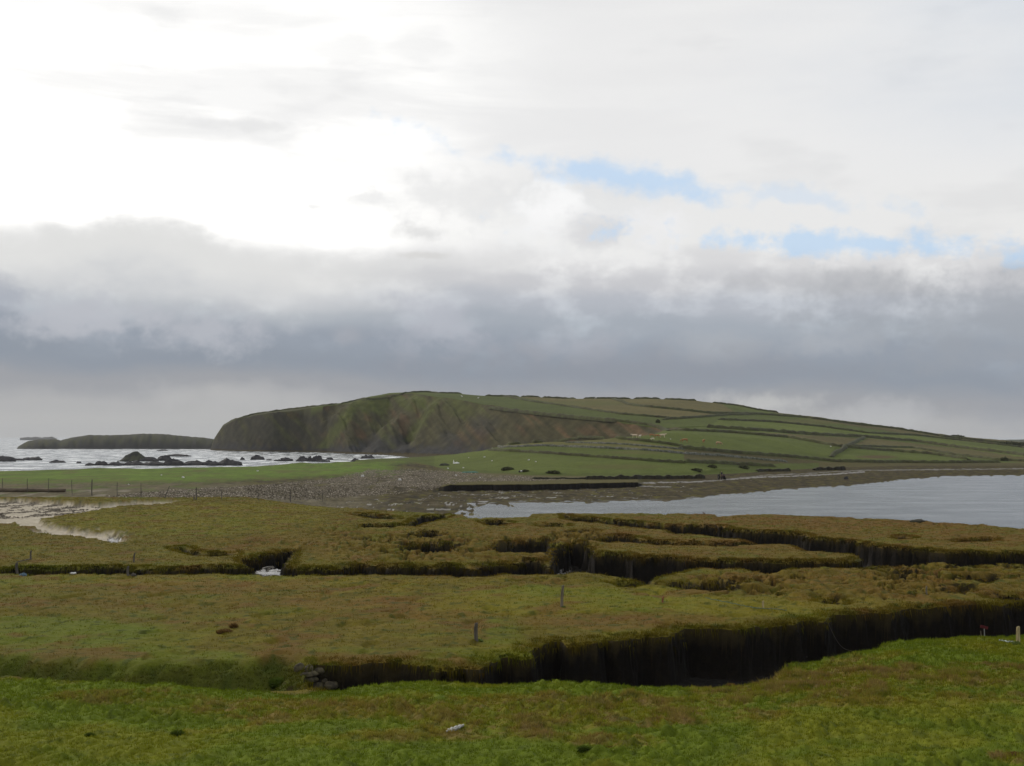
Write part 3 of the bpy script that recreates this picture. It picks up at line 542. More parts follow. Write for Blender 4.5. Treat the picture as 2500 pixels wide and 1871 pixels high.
# ------------------------------------------------------------------ materials
def mat_new(name):
    m = bpy.data.materials.new(name); m.use_nodes = True; m.node_tree.nodes.clear(); return m, NT(m.node_tree)
def finish(N_, sh, disp=None):
    o = N_.new('ShaderNodeOutputMaterial'); N_.l.new(sh, o.inputs[0])
def ground_mat():
    m, N_ = mat_new('turf_and_soil')
    at = N_.new('ShaderNodeAttribute', attribute_name='albedo').outputs['Color']
    wt_ = N_.new('ShaderNodeAttribute', attribute_name='wet').outputs['Fac']
    pos = N_.new('ShaderNodeNewGeometry').outputs['Position']
    a = N_.noise(pos, 6.0, 5, .65); b = N_.noise(pos, 1.3, 4, .6)
    f = N_.m('ADD', N_.m('MULTIPLY', a, .9), N_.m('MULTIPLY', b, .5)); f = N_.m('ADD', f, .30)
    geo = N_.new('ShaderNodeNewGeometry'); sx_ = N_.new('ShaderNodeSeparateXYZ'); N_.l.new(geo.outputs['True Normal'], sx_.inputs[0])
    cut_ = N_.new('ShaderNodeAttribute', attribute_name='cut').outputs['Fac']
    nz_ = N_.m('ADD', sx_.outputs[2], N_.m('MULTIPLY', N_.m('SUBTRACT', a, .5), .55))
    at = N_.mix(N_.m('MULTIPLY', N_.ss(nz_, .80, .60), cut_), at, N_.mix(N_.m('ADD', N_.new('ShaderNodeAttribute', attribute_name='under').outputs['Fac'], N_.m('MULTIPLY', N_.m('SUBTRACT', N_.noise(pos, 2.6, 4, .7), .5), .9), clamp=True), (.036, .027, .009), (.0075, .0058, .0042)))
    vm = N_.new('ShaderNodeVectorMath', operation='SCALE'); N_.l.new(at, vm.inputs[0]); N_.l.new(f, vm.inputs['Scale'])
    bs = N_.new('ShaderNodeBsdfPrincipled'); N_.l.new(vm.outputs[0], bs.inputs['Base Color'])
    wt_ = N_.m('MULTIPLY', wt_, N_.ss(sx_.outputs[2], .75, .95))
    N_.l.new(N_.ss(wt_, 0.2, 1.0, .95, .16), bs.inputs['Roughness'])
    N_.l.new(N_.ss(wt_, 0.2, 1.0, .10, .75), bs.inputs['Specular IOR Level'])
    bp = N_.new('ShaderNodeBump'); bp.inputs['Distance'].default_value = .12
    N_.l.new(N_.ss(wt_, 0.3, 1.0, .75, .18), bp.inputs['Strength'])
    N_.l.new(N_.m('ADD', N_.noise(pos, 5.0, 6, .7), N_.noise(pos, 1.6, 3, .6)), bp.inputs['Height']); N_.l.new(bp.outputs[0], bs.inputs['Normal'])
    finish(N_, bs.outputs[0]); return m
GM = ground_mat()
def grass_mat():
    m, N_ = mat_new('grass_blades')
    at = N_.new('ShaderNodeAttribute', attribute_name='albedo').outputs['Color']
    d = N_.new('ShaderNodeBsdfDiffuse'); t = N_.new('ShaderNodeBsdfTranslucent')
    N_.l.new(at, d.inputs[0]); N_.l.new(at, t.inputs[0])
    mx = N_.new('ShaderNodeMixShader'); mx.inputs[0].default_value = .45
    N_.l.new(d.outputs[0], mx.inputs[1]); N_.l.new(t.outputs[0], mx.inputs[2]); finish(N_, mx.outputs[0]); return m
GRM = grass_mat()
def simple(name, col, rough=.85, var=.35, scale=6.0, spec=.2, col2=None, bump=.4, stretch=(1, 1, 1)):
    m, N_ = mat_new(name)
    tcn = N_.new('ShaderNodeTexCoord').outputs['Object']
    v = N_.mapv(tcn, stretch)
    n = N_.noise(v, scale, 5, .6); n2_ = N_.noise(v, scale * .3, 3, .6)
    c2_ = col2 or tuple(x * (1 - var) for x in col)
    k = N_.ss(N_.m('ADD', N_.m('MULTIPLY', n, .6), N_.m('MULTIPLY', n2_, .4)), .38, .62)
    bs = N_.new('ShaderNodeBsdfPrincipled'); N_.l.new(N_.mix(k, c2_, col), bs.inputs['Base Color'])
    bs.inputs['Roughness'].default_value = rough; bs.inputs['Specular IOR Level'].default_value = spec
    if bump:
        bp = N_.new('ShaderNodeBump'); bp.inputs['Strength'].default_value = bump; bp.inputs['Distance'].default_value = .05
        N_.l.new(n, bp.inputs['Height']); N_.l.new(bp.outputs[0], bs.inputs['Normal'])
    finish(N_, bs.outputs[0]); return m
MW = simple('weathered_wood', (.20, .17, .12), .9, .5, 9, stretch=(3, 3, .4))
MWF = simple('fresh_wood', (.42, .34, .18), .85, .4, 9, stretch=(3, 3, .4))
MWG = simple('grey_wood', (.12, .105, .085), .9, .5, 9, stretch=(3, 3, .4))
MROCK = simple('sea_rock', (.055, .050, .048), .75, .5, .6, col2=(.024, .023, .026), bump=.8)
MROCK2 = simple('sea_rock_mossy', (.065, .065, .040), .85, .5, .4, col2=(.025, .026, .024), bump=.8)
MBOUL = simple('lichened_boulder', (.105, .088, .048), .9, .5, 3.5, col2=(.036, .030, .020), bump=.6)
MSTONE = simple('pale_stone', (.62, .60, .55), .9, .4, 3)
MWHITE = simple('white_plastic', (.80, .79, .75), .55, .12, 3, bump=.1)
MTEAL = simple('teal_net', (.05, .20, .17), .8, .5, 9)
MROPE = simple('blue_green_rope', (.09, .17, .14), .8, .4, 14)
MWIRE = simple('rusty_wire', (.11, .09, .075), .7, .4, 9)
MRED = simple('red_paint', (.10, .012, .016), .6, .35, 6)
MHEDGE = simple('turf_bank', (.064, .070, .022), .95, .4, .5, col2=(.040, .036, .017), bump=.9)
MWALL = simple('field_stone', (.15, .145, .125), .95, .5, 2.2, col2=(.045, .052, .022), bump=.9)
MBUSH = simple('dark_scrub', (.062, .066, .022), .95, .5, 2, bump=.9)
MPEAT = simple('peat_face', (.020, .016, .012), .95, .4, 2.5, col2=(.032, .030, .014), bump=.9)
MCREAM = simple('cream_hide', (.62, .50, .36), .85, .2, 1.5, bump=0)
MTAN = simple('tan_hide', (.36, .17, .07), .85, .25, 1.5, bump=0)
MCALF = simple('white_hide', (.70, .62, .50), .85, .2, 1.5, bump=0)
MWOOL = simple('sheep_wool', (.68, .66, .60), .95, .2, 5)
MTYRE = simple('tyre_rubber', (.018, .017, .016), .85, .3, 5)
MTRAC = simple('tractor_body', (.060, .022, .020), .6, .4, 3)
MCOAT = simple('dark_coat', (.030, .030, .040), .9, .3, 5, bump=0)
MSKIN = simple('skin', (.48, .30, .22), .6, .1, 5, bump=0)
MLOG = simple('bleached_log', (.16, .125, .085), .9, .5, 3, stretch=(.3, 2, 2))
MCLOD = simple('dark_clod', (.075, .100, .016), .95, .4, 6)

def water_mat(name, wave, strength, foam_glitter, rough, stretch=(1, 1, 1), tint=(.07, .085, .095)):
    m, N_ = mat_new(name)
    pos = N_.new('ShaderNodeNewGeometry').outputs['Position']
    v = N_.mapv(pos, stretch)
    n = N_.noise(v, wave, 6, .62, .3); nb_ = N_.noise(N_.mapv(pos, tuple(s * .12 for s in stretch)), wave, 4, .5)
    bs = N_.new('ShaderNodeBsdfPrincipled'); bs.inputs['IOR'].default_value = 1.42
    bs.inputs['Base Color'].default_value = (*tint, 1); bs.inputs['Roughness'].default_value = rough
    bp = N_.new('ShaderNodeBump'); bp.inputs['Distance'].default_value = 1.0
    N_.l.new(N_.m('MULTIPLY', N_.ss(nb_, .3, .7, .5, 1.3), strength), bp.inputs['Strength'])
    N_.l.new(n, bp.inputs['Height']); N_.l.new(bp.outputs[0], bs.inputs['Normal'])
    if foam_glitter > 0:
        fo = N_.new('ShaderNodeBsdfDiffuse'); fo.inputs[0].default_value = (.80, .81, .80, 1)  # white patches: surf foam, with sun glitter put into the colour too
        f1 = N_.noise(N_.mapv(pos, (.10, .035, .1)), 1.0, 7, .68)
        k = N_.ss(f1, .66 - foam_glitter, .82 - foam_glitter)
        mx = N_.new('ShaderNodeMixShader'); N_.l.new(k, mx.inputs[0]); N_.l.new(bs.outputs[0], mx.inputs[1]); N_.l.new(fo.outputs[0], mx.inputs[2])
        finish(N_, mx.outputs[0])
    else: finish(N_, bs.outputs[0])
    return m
MSEA = water_mat('sea_water', .55, 1.0, .19, .2, (1, .6, 1))
MLAG = water_mat('lagoon_water', .9, .36, 0, .14, (.6, 1.2, 1))

# ------------------------------------------------------------------ mesh helpers
def link(name, me, mat=None, parent=None):
    o = bpy.data.objects.new(name, me); COL.objects.link(o)
    if mat is not None and me is not None and len(me.materials) == 0: me.materials.append(mat)
    if parent is not None: o.parent = parent
    return o
def empty(name, loc, rz=0.0):
    o = bpy.data.objects.new(name, None); COL.objects.link(o); o.location = loc; o.rotation_euler = (0, 0, rz); o.empty_display_size = .3; return o
def tag(o, label=None, cat=None, group=None, kind=None):
    if label: o['label'] = label
    if cat: o['category'] = cat
    if group: o['group'] = group
    if kind: o['kind'] = kind
    return o
def np_mesh(name, V, Fq, smooth=True, attrs=None):
    me = bpy.data.meshes.new(name); k = Fq.shape[1]
    me.vertices.add(len(V)); me.vertices.foreach_set('co', np.ascontiguousarray(V, np.float32).ravel())
    me.loops.add(Fq.size); me.loops.foreach_set('vertex_index', np.ascontiguousarray(Fq, np.int32).ravel())
    me.polygons.add(len(Fq)); me.polygons.foreach_set('loop_start', np.arange(0, Fq.size, k, dtype=np.int32))
    me.polygons.foreach_set('loop_total', np.full(len(Fq), k, np.int32))
    me.polygons.foreach_set('use_smooth', np.full(len(Fq), smooth))
    me.update(calc_edges=True)
    for an, (typ, data) in (attrs or {}).items():
        a = me.attributes.new(an, typ, 'POINT')
        a.data.foreach_set('color' if typ == 'FLOAT_COLOR' else 'value', np.ascontiguousarray(data, np.float32).ravel())
    return me
def grid_mesh(name, ra, rb, mat):
    X, Y, Z = XG[ra:rb + 1], YG[ra:rb + 1], ZG[ra:rb + 1]; nr = X.shape[0]
    V = np.stack([X, Y, Z], -1).reshape(-1, 3)
    i = np.arange(nr - 1)[:, None] * NCOL + np.arange(NCOL - 1)[None, :]
    Fq = np.stack([i, i + 1, i + 1 + NCOL, i + NCOL], -1).reshape(-1, 4)
    ca = np.ones((V.shape[0], 4), np.float32); ca[:, :3] = colr[ra:rb + 1].reshape(-1, 3)
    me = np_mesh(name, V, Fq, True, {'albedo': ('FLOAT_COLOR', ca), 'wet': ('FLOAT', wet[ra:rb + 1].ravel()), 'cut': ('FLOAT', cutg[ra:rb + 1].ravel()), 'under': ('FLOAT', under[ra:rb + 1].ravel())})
    o = link(name, me, mat); o['kind'] = 'structure'; return o
grid_mesh('grass_field', 0, starts[2], GM)
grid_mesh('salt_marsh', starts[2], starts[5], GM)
grid_mesh('foreshore', starts[5], starts[9], GM)
grid_mesh('hill', starts[9], NR - 1, GM)
def quad_sheet(name, x0, x1, y0, y1, z, mat):
    me = bpy.data.meshes.new(name); me.from_pydata([(x0, y0, z), (x1, y0, z), (x1, y1, z), (x0, y1, z)], [], [(0, 1, 2, 3)])
    o = link(name, me, mat); o['kind'] = 'structure'; return o
# water: lagoon to the right of the shingle bank, open sea beyond and to the left
me = bpy.data.meshes.new('lagoon'); me.from_pydata([(-60, 120, 0), (400, 60, 0), (900, 440, 0), (260, 520, 0), (-40, 300, 0)], [], [(0, 1, 2, 3, 4)])
tag(link('lagoon', me, MLAG), kind='structure')
me = bpy.data.meshes.new('sea')
me.from_pydata([(-9000, 300, -.004), (-60, 300, -.004), (20, 440, -.004), (260, 640, -.004), (3000, 1100, -.004), (30000, 30000, -.004), (-30000, 30000, -.004)], [], [(0, 1, 2, 3, 4, 5, 6)])
tag(link('sea', me, MSEA), kind='structure')
# ground behind the viewpoint
me = bpy.data.meshes.new('ground'); me.from_pydata([(-300, -300, 11.0), (300, -300, 11.0), (300, 2.6, 11.15), (-300, 2.6, 11.15)], [], [(0, 1, 2, 3)])
tag(link('ground', me, simple('rough_grass', (.06, .09, .015), .95, .4, .8)), kind='structure')

# ------------------------------------------------------------------ picking points on the built ground
def ground_z(x, y):
    t = x / y; j = np.clip(np.searchsorted(T, t) - 1, 0, NCOL - 2); ft = (t - T[j]) / (T[j + 1] - T[j])
    Yc = YG[:, j] * (1 - ft) + YG[:, j + 1] * ft; Zc = ZG[:, j] * (1 - ft) + ZG[:, j + 1] * ft
    return float(np.interp(y, Yc, Zc))
def hit(u, v, rmin=0, rmax=None):
    k = (CY - v) / F; t = (u - CX) / F / (cp - k * sp); s = slope(v)
    j = int(np.clip(np.searchsorted(T, t) - 1, 0, NCOL - 2)); ft = (t - T[j]) / (T[j + 1] - T[j])
    Yc = YG[:, j] * (1 - ft) + YG[:, j + 1] * ft; Zc = ZG[:, j] * (1 - ft) + ZG[:, j + 1] * ft
    a, b = rmin, (rmax or NR)
    g = (Zc[a:b] - ZC) / Yc[a:b] - s
    w = np.where(g >= 0)[0]
    if len(w) == 0: i = int(np.argmax(g)); return Vector((t * Yc[a + i], Yc[a + i], Zc[a + i]))
    i = w[0]
    if i == 0: f = 0; i = 1
    else: f = g[i - 1] / (g[i - 1] - g[i])
    i += a
    y = Yc[i - 1] + (Yc[i] - Yc[i - 1]) * f; z = Zc[i - 1] + (Zc[i] - Zc[i - 1]) * f
    return Vector((t * y, y, z))
def at_sea(u, v, z=0.0):
    p = unproj(u, v, z); return Vector((p[0], p[1], z))
def ppm(p): return F / p.y      # photo pixels per metre at a point

# ------------------------------------------------------------------ grass
def tufts(name, mask, n, hgt, wid, blades, label, cat, kind='stuff', lean=.35, bright=(.8, 1.35), weight=None, hang=False):
    idx = np.argwhere(mask)
    w = (YG[mask] ** 1.0) if weight is None else weight[mask]
    cell = np.gradient(YG, axis=0)[mask] * YG[mask] * 0.001 * w / YG[mask]
    cell = cell / cell.sum()
    ch = rng.choice(len(idx), n, p=cell)
    ii = idx[ch, 0]; jj = idx[ch, 1]
    fi = rng.random(n); fj = rng.random(n); i2 = np.minimum(ii + 1, NR - 1); j2 = np.minimum(jj + 1, NCOL - 1)
    def lerp(G_): return (G_[ii, jj] * (1 - fi) + G_[i2, jj] * fi) * (1 - fj) + (G_[ii, j2] * (1 - fi) + G_[i2, j2] * fi) * fj
    Y = lerp(YG); X = lerp(XG); Z = lerp(ZG); colb = colr[ii, jj]
    dist = Y
    nb_ = blades
    X = np.repeat(X, nb_); Y = np.repeat(Y, nb_); Z = np.repeat(Z, nb_); cb = np.repeat(colb, nb_, axis=0); m = len(X)
    tuft_k = np.repeat(rng.uniform(.6, 1.35, n), nb_); scl = np.repeat(np.clip(dist / 45, .75, 2.2), nb_)
    a = rng.uniform(0, 2 * math.pi, m); r = rng.uniform(0, wid, m) * scl
    ox, oy = np.cos(a) * r, np.sin(a) * r
    h = hgt * rng.uniform(.5, 1.25, m) * tuft_k * np.clip(scl, .8, 1.15); bw = .011 * scl * rng.uniform(.8, 1.5, m)
    face = rng.uniform(-.9, .9, m)
    wx, wy = np.cos(face) * bw, np.sin(face) * bw
    lx = np.cos(a) * h * lean * rng.uniform(.4, 1.6, m) + .10 * h; ly = np.sin(a) * h * lean * rng.uniform(.4, 1.6, m)
    P0 = np.stack([X + ox - wx, Y + oy - wy, Z - .02], -1); P1 = np.stack([X + ox + wx, Y + oy + wy, Z - .02], -1)
    P2 = np.stack([X + ox + lx, Y + oy + ly, Z + h], -1)
    if hang: P2 = np.stack([X + ox + .25 * lx, Y + oy - .10 - .25 * h, Z - h], -1); P0[:, 2] += .05; P1[:, 2] += .05; P0[:, 0] -= .012; P1[:, 0] += .012
    V = np.stack([P0, P1, P2], 1).reshape(-1, 3); Ft = np.arange(3 * m).reshape(-1, 3)
    br_ = np.repeat(rng.uniform(bright[0], bright[1], n), nb_) * rng.uniform(.88, 1.12, m)
    cc_ = np.ones((m, 4), np.float32); cc_[:, :3] = cb * br_[:, None]
    me = np_mesh(name, V, Ft, False, {'albedo': ('FLOAT_COLOR', np.repeat(cc_, 3, axis=0))})
    return tag(link(name, me, GRM), label, cat, kind=kind)
inview = (UG > -150) & (UG < 2650)
soil_ok = (soil < .35) & (sm < .2)
tufts('grass', inview & (seg < 3) & (YG > 26) & soil_ok, 62000, .085, .09, 5, 'tussocky green and straw coloured grass of the near field', 'grass', bright=(.95, 1.3))
edge_full = np.full((NR, NCOL), -99.0); edge_full[S] = edge
tufts('marsh_grass', inview & (seg >= 2) & (seg < 4) & (YG > 40) & soil_ok, 52000, .065, .14, 4, 'short olive and brown turf of the salt marsh between the creeks', 'marsh grass', bright=(.95, 1.2))
lip = inview & (seg >= 1) & (seg < 4) & (cd > .01) & (cd < .16) & (edge_full > -1.0) & (edge_full < 1.2) & (sm < .2)
tufts('bank_grass', lip, 17000, .11, .14, 5, 'longer grass hanging over the crumbling creek edges', 'grass', lean=.9, bright=(.75, 1.2))

lipf = np.zeros((NR, NCOL), bool); lipf[4:] = (cd[4:] < .35) & (cd[1:-3] > .9) & (edge_full[4:] > -.8)
tufts('hanging_turf', lipf & inview & (seg < 4), 9000, .30, .16, 5, 'ragged dead grass hanging down over the far banks of the creeks', 'hanging grass', bright=(.35, .95), hang=True)
tufts('rank_grass', inview & (swp > .5) & (seg >= 2) & (seg < 5), 6000, .055, .12, 5, 'rank green grass, darkened to stand for shade, in the hollow behind the near field', 'grass', bright=(.8, 1.4))

tufts('straw_tussocks', inview & (seg < 3) & (YG > 26) & (br > .45) & (tuss > .12), 5000, .15, .10, 7, 'dry straw coloured tussocks in the browner patches of the near field', 'tussocks', bright=(1.0, 1.7), lean=.6)

# ------------------------------------------------------------------ shingle (uncountable)
octV = np.array([(1, 0, 0), (-1, 0, 0), (0, 1, 0), (0, -1, 0), (0, 0, 1), (0, 0, -1)], float)
octF = np.array([(0, 2, 4), (2, 1, 4), (1, 3, 4), (3, 0, 4), (2, 0, 5), (1, 2, 5), (3, 1, 5), (0, 3, 5)])
def pebbles(name, pts, size, cols, label, cat):
    n = len(pts); s = size * rng.uniform(.5, 1.4, n)[:, None] * np.stack([rng.uniform(.8, 1.5, n), rng.uniform(.7, 1.2, n), rng.uniform(.4, .8, n)], -1)
    a = rng.uniform(0, math.pi, n)
    V = octV[None] * s[:, None]; V = V * rng.uniform(.75, 1.2, V.shape[:2] + (1,))
    ca, sa = np.cos(a)[:, None], np.sin(a)[:, None]
    V = np.stack([V[..., 0] * ca - V[..., 1] * sa, V[..., 0] * sa + V[..., 1] * ca, V[..., 2]], -1) + pts[:, None]
    Fq = (octF[None] + 6 * np.arange(n)[:, None, None]).reshape(-1, 3)
    c4_ = np.ones((n, 4), np.float32); c4_[:, :3] = cols
    me = np_mesh(name, V.reshape(-1, 3), Fq, False, {'albedo': ('FLOAT_COLOR', np.repeat(c4_, 6, axis=0)), 'wet': ('FLOAT', np.zeros(6 * n))})
    return tag(link(name, me, GM), label, cat, kind='stuff')
mask = (msh > .5) & (seg >= 4) & (seg < 10) & (ZG > .3) & (n_m + .5 * n_l > -.30)
idx = np.argwhere(mask); w = (YG[mask] ** 1.5); ch = rng.choice(len(idx), 17000, p=w / w.sum())
pp = np.stack([XG[idx[ch, 0], idx[ch, 1]], YG[idx[ch, 0], idx[ch, 1]], ZG[idx[ch, 0], idx[ch, 1]]], -1) + rng.normal(0, .35, (17000, 3)) * (1, 1, 0)
g = rng.random(17000)[:, None] ** 3
pebbles('shingle', pp, .135, rgb(.068, .054, .034) * (1 - g) + rgb(.46, .40, .31) * g, 'grey pebbles heaped on the bank between the marsh and the cove', 'shingle')
mask = (sm > .8) & (litter > .1) & inview; idx = np.argwhere(mask); ch = rng.choice(len(idx), 3500)
pp = np.stack([XG[idx[ch, 0], idx[ch, 1]], YG[idx[ch, 0], idx[ch, 1]], ZG[idx[ch, 0], idx[ch, 1]]], -1) + rng.normal(0, .25, (3500, 3)) * (1, 1, 0)
g = rng.random(3500)[:, None]
pebbles('tide_wrack', pp, .13, rgb(.05, .04, .03) * (1 - g) + rgb(.20, .17, .13) * g, 'dark stones and dry weed strewn over the sandy inlet', 'wrack')

# ------------------------------------------------------------------ rocks
def ico(sub):
    import bmesh
    bm = bmesh.new(); bmesh.ops.create_icosphere(bm, subdivisions=sub, radius=1.0)
    V = np.array([v.co[:] for v in bm.verts]); Fq = np.array([[v.index for v in f.verts] for f in bm.faces]); bm.free(); return V, Fq
ICO = {2: ico(2), 3: ico(3)}
def rock_mesh(name, sx_, sy_, sz_, seed, peak=0.0, rough=.35, sub=3, shift=0.0, flat=True):
    V, Fq = ICO[sub]; V = V.copy()
    n = fbm(V[:, 0] * 1.3 + V[:, 2] * .7 + seed * 3.1, V[:, 1] * 1.3 - V[:, 2] * .9, 4, 100 + seed)
    V *= (1 + rough * n)[:, None]; V[:, 2] = np.nan_to_num(V[:, 2])
    if peak:
        r = np.sqrt((V[:, 0] - shift) ** 2 + V[:, 1] ** 2); V[:, 2] = np.where(V[:, 2] > 0, V[:, 2] * np.clip(1.25 - peak * r, .12, 2), V[:, 2])
    jg = 1 + .55 * fbm(V[:, 0] * 2.6 + seed, V[:, 1] * 1.5 + .3 * seed, 3, 140 + seed); V[:, 2] = np.where(V[:, 2] > 0, V[:, 2] ** .75 * jg, V[:, 2])
    V[:, 0] *= sx_; V[:, 1] *= sy_; V[:, 2] = np.where(V[:, 2] > 0, V[:, 2] * sz_, V[:, 2] * min(sz_, .5 * sx_) * .6)
    return np_mesh(name, V, Fq, not flat)
def sea_rock(u0, u1, vtop, vbase, seed, label, group, peak=0.0, rough=.35, shift=0.0, mat=MROCK, name='sea_rock'):
    p = at_sea((u0 + u1) / 2, vbase, 0.0); k = ppm(p)
    w = (u1 - u0) / 2 / k * 1.12; h = (vbase - vtop) / k * .85
    o = link(name, rock_mesh(name, w, min(w * .55, 5), h, seed, peak, rough, 3, shift), mat); o.location = (p.x, p.y + w * .4, -.05)
    return tag(o, label, 'rock', group)
SR = 'rocks standing in the surf'
sea_rock(-34, 27, 1112, 1127, 1, 'dark flat-topped rock in the surf at the left edge of the view', SR, 0, .2)
sea_rock(26, 54, 1119, 1125, 2, 'low dark rock sliver just right of the leftmost surf rock', SR)
sea_rock(50, 98, 1116, 1124, 3, 'long low dark rock, second from the left in the sea', SR, 0, .2)
sea_rock(120, 156, 1123, 1130, 4, 'small low rock alone in the waves left of the reef', SR, .6)
sea_rock(186, 198, 1127, 1131, 5, 'tiny rock tip awash just left of the reef', SR)
sea_rock(286, 352, 1101, 1127, 6, 'tall pyramid-shaped rock, highest of the rocks in the sea', SR, 1.0, .22, .25, MROCK2)
sea_rock(330, 380, 1116, 1127, 7, 'low shoulder of rock on the right foot of the pyramid rock', SR, .3)
sea_rock(380, 418, 1111, 1125, 8, 'humped dark rock midway behind the reef', SR, .7)
sea_rock(402, 456, 1109, 1115, 9, 'flat distant slab of rock behind the reef', SR, .2)
for i, (a, b, t, l) in enumerate(((206, 232, 1131, 'broken low rock at the left end of the reef'), (228, 262, 1126, 'knobbly rock on the left part of the reef'), (258, 300, 1129, 'low ridge of the reef in front of the pyramid rock'), (296, 350, 1127, 'reef block below the right foot of the pyramid rock'),
                             (345, 400, 1128, 'long reef block under the humped rock'), (395, 446, 1122, 'tallest block in the middle of the reef'), (442, 496, 1126, 'reef block right of the tallest middle block'), (488, 536, 1126, 'flat reef block near the right end of the reef'), (528, 584, 1122, 'rounded block at the right end of the reef'))):
    sea_rock(a, b, t, 1137, 20 + i, l, 'blocks of the dark reef', .25, .3, name='reef_rock')
sea_rock(586, 597, 1117, 1123, 40, 'tiny rock left of the rounded cove rock', SR, .5)
sea_rock(611, 643, 1112, 1123, 41, 'rounded rock standing alone in the cove', SR, .4, .2, -.1)
sea_rock(650, 662, 1121, 1124, 42, 'barely showing rock tip right of the lone cove rock', SR)
sea_rock(668, 688, 1121, 1126, 43, 'low left end of the jagged rock line in the cove', SR)
sea_rock(684, 712, 1117, 1126, 44, 'low dome in the jagged rock line in the cove', SR, .3)
sea_rock(720, 752, 1113, 1127, 45, 'pointed rock in the jagged line in the cove', SR, .9, .35, .2)
sea_rock(750, 762, 1115, 1127, 46, 'narrow upright rock in the jagged line in the cove', SR, .5)
sea_rock(758, 786, 1114, 1127, 47, 'square topped rock in the jagged line in the cove', SR, .1)
sea_rock(776, 802, 1122, 1128, 48, 'low right end of the jagged rock line in the cove', SR)
sea_rock(796, 812, 1117, 1123, 49, 'small rock under the cliff right of the jagged line', SR, .5)
sea_rock(856, 880, 1120, 1127, 50, 'dark rock lying off the grassy shore below the cliff', SR, .3)
sea_rock(880, 912, 1112, 1120, 51, 'flat dark rock at the foot of the cliff where the surf ends', SR, .3)
sea_rock(382, 406, 1098, 1101, 52, 'thin skerry off the grey headland', SR, .2)

# ------------------------------------------------------------------ headland, islet, distant land
def ridge(name, sky, vb, Y0, depth, col, colb, seed, step=4, zb=-3):
    us = np.arange(sky[0][0], sky[-1][0] + 1, step); sv_ = np.interp(us, [s[0] for s in sky], [s[1] for s in sky])
    sv_ = sv_ + 1.2 * fbm(us / 14.0, us * 0 + seed, 3, seed)
    Yr = [Y0, Y0 + depth * .06, Y0 + depth * .16, Y0 + depth * .3, Y0 + depth * .45, Y0 + depth * .7, Y0 + depth]
    fz_ = [0, .34, .68, .88, 1.0, .8, -.2]
    P, Cc = [], []
    t = (us - CX) / F
    zt = ZC + (Y0 + depth * .45) * np.array([slope(v) for v in sv_])
    for k, (yr, f_) in enumerate(zip(Yr, fz_)):
        yy = yr + depth * .05 * fbm(us / 30., us * 0 + k, 3, seed + k) * (k < 4)
        z = zb + (zt - zb) * f_ if k < 6 else np.full(len(us), zb * 1.0)
        if 0 < k < 4: z = z + (zt - zb) * .10 * fbm(us / 9., us * 0 + k * 2.3, 3, seed + 9)
        P.append(np.stack([t * yy, yy, z], -1))
        kk = np.clip(.5 + fbm(us / 12., us * 0 + k, 3, seed + 20), 0, 1)[:, None] * (f_ > .5)
        Cc.append(colb * (1 - kk) + col * kk)
    nr, nc = len(P), len(us); V = np.array(P).reshape(-1, 3)
    i = np.arange(nr - 1)[:, None] * nc + np.arange(nc - 1)[None]; Fq = np.stack([i, i + 1, i + 1 + nc, i + nc], -1).reshape(-1, 4)
    ca = np.ones((nr * nc, 4), np.float32); ca[:, :3] = np.array(Cc).reshape(-1, 3)
    me = np_mesh(name, V, Fq, True, {'albedo': ('FLOAT_COLOR', ca), 'wet': ('FLOAT', np.zeros(nr * nc))})
    return tag(link(name, me, GM), kind='structure')
ridge('headland', [(42, 1096), (47, 1089), (70, 1077), (100, 1073), (140, 1073), (150, 1075), (180, 1068), (220, 1062), (250, 1063), (300, 1062), (350, 1059), (400, 1060), (440, 1064), (500, 1069), (540, 1075), (580, 1092)], 1097, 1310, 110, rgb(.060, .062, .028), rgb(.042, .040, .036), 3)
ridge('islet', [(50, 1070), (60, 1068), (90, 1067), (104, 1069), (110, 1067.5), (128, 1066.5), (140, 1071)], 1071, 5200, 300, rgb(.06, .06, .05), rgb(.05, .05, .045), 5, 3)
ridge('distant_land', [(2310, 1080), (2400, 1079), (2440, 1074), (2520, 1073), (2700, 1072), (2900, 1070)], 1080, 2600, 500, rgb(.055, .065, .03), rgb(.05, .05, .03), 6, 12)

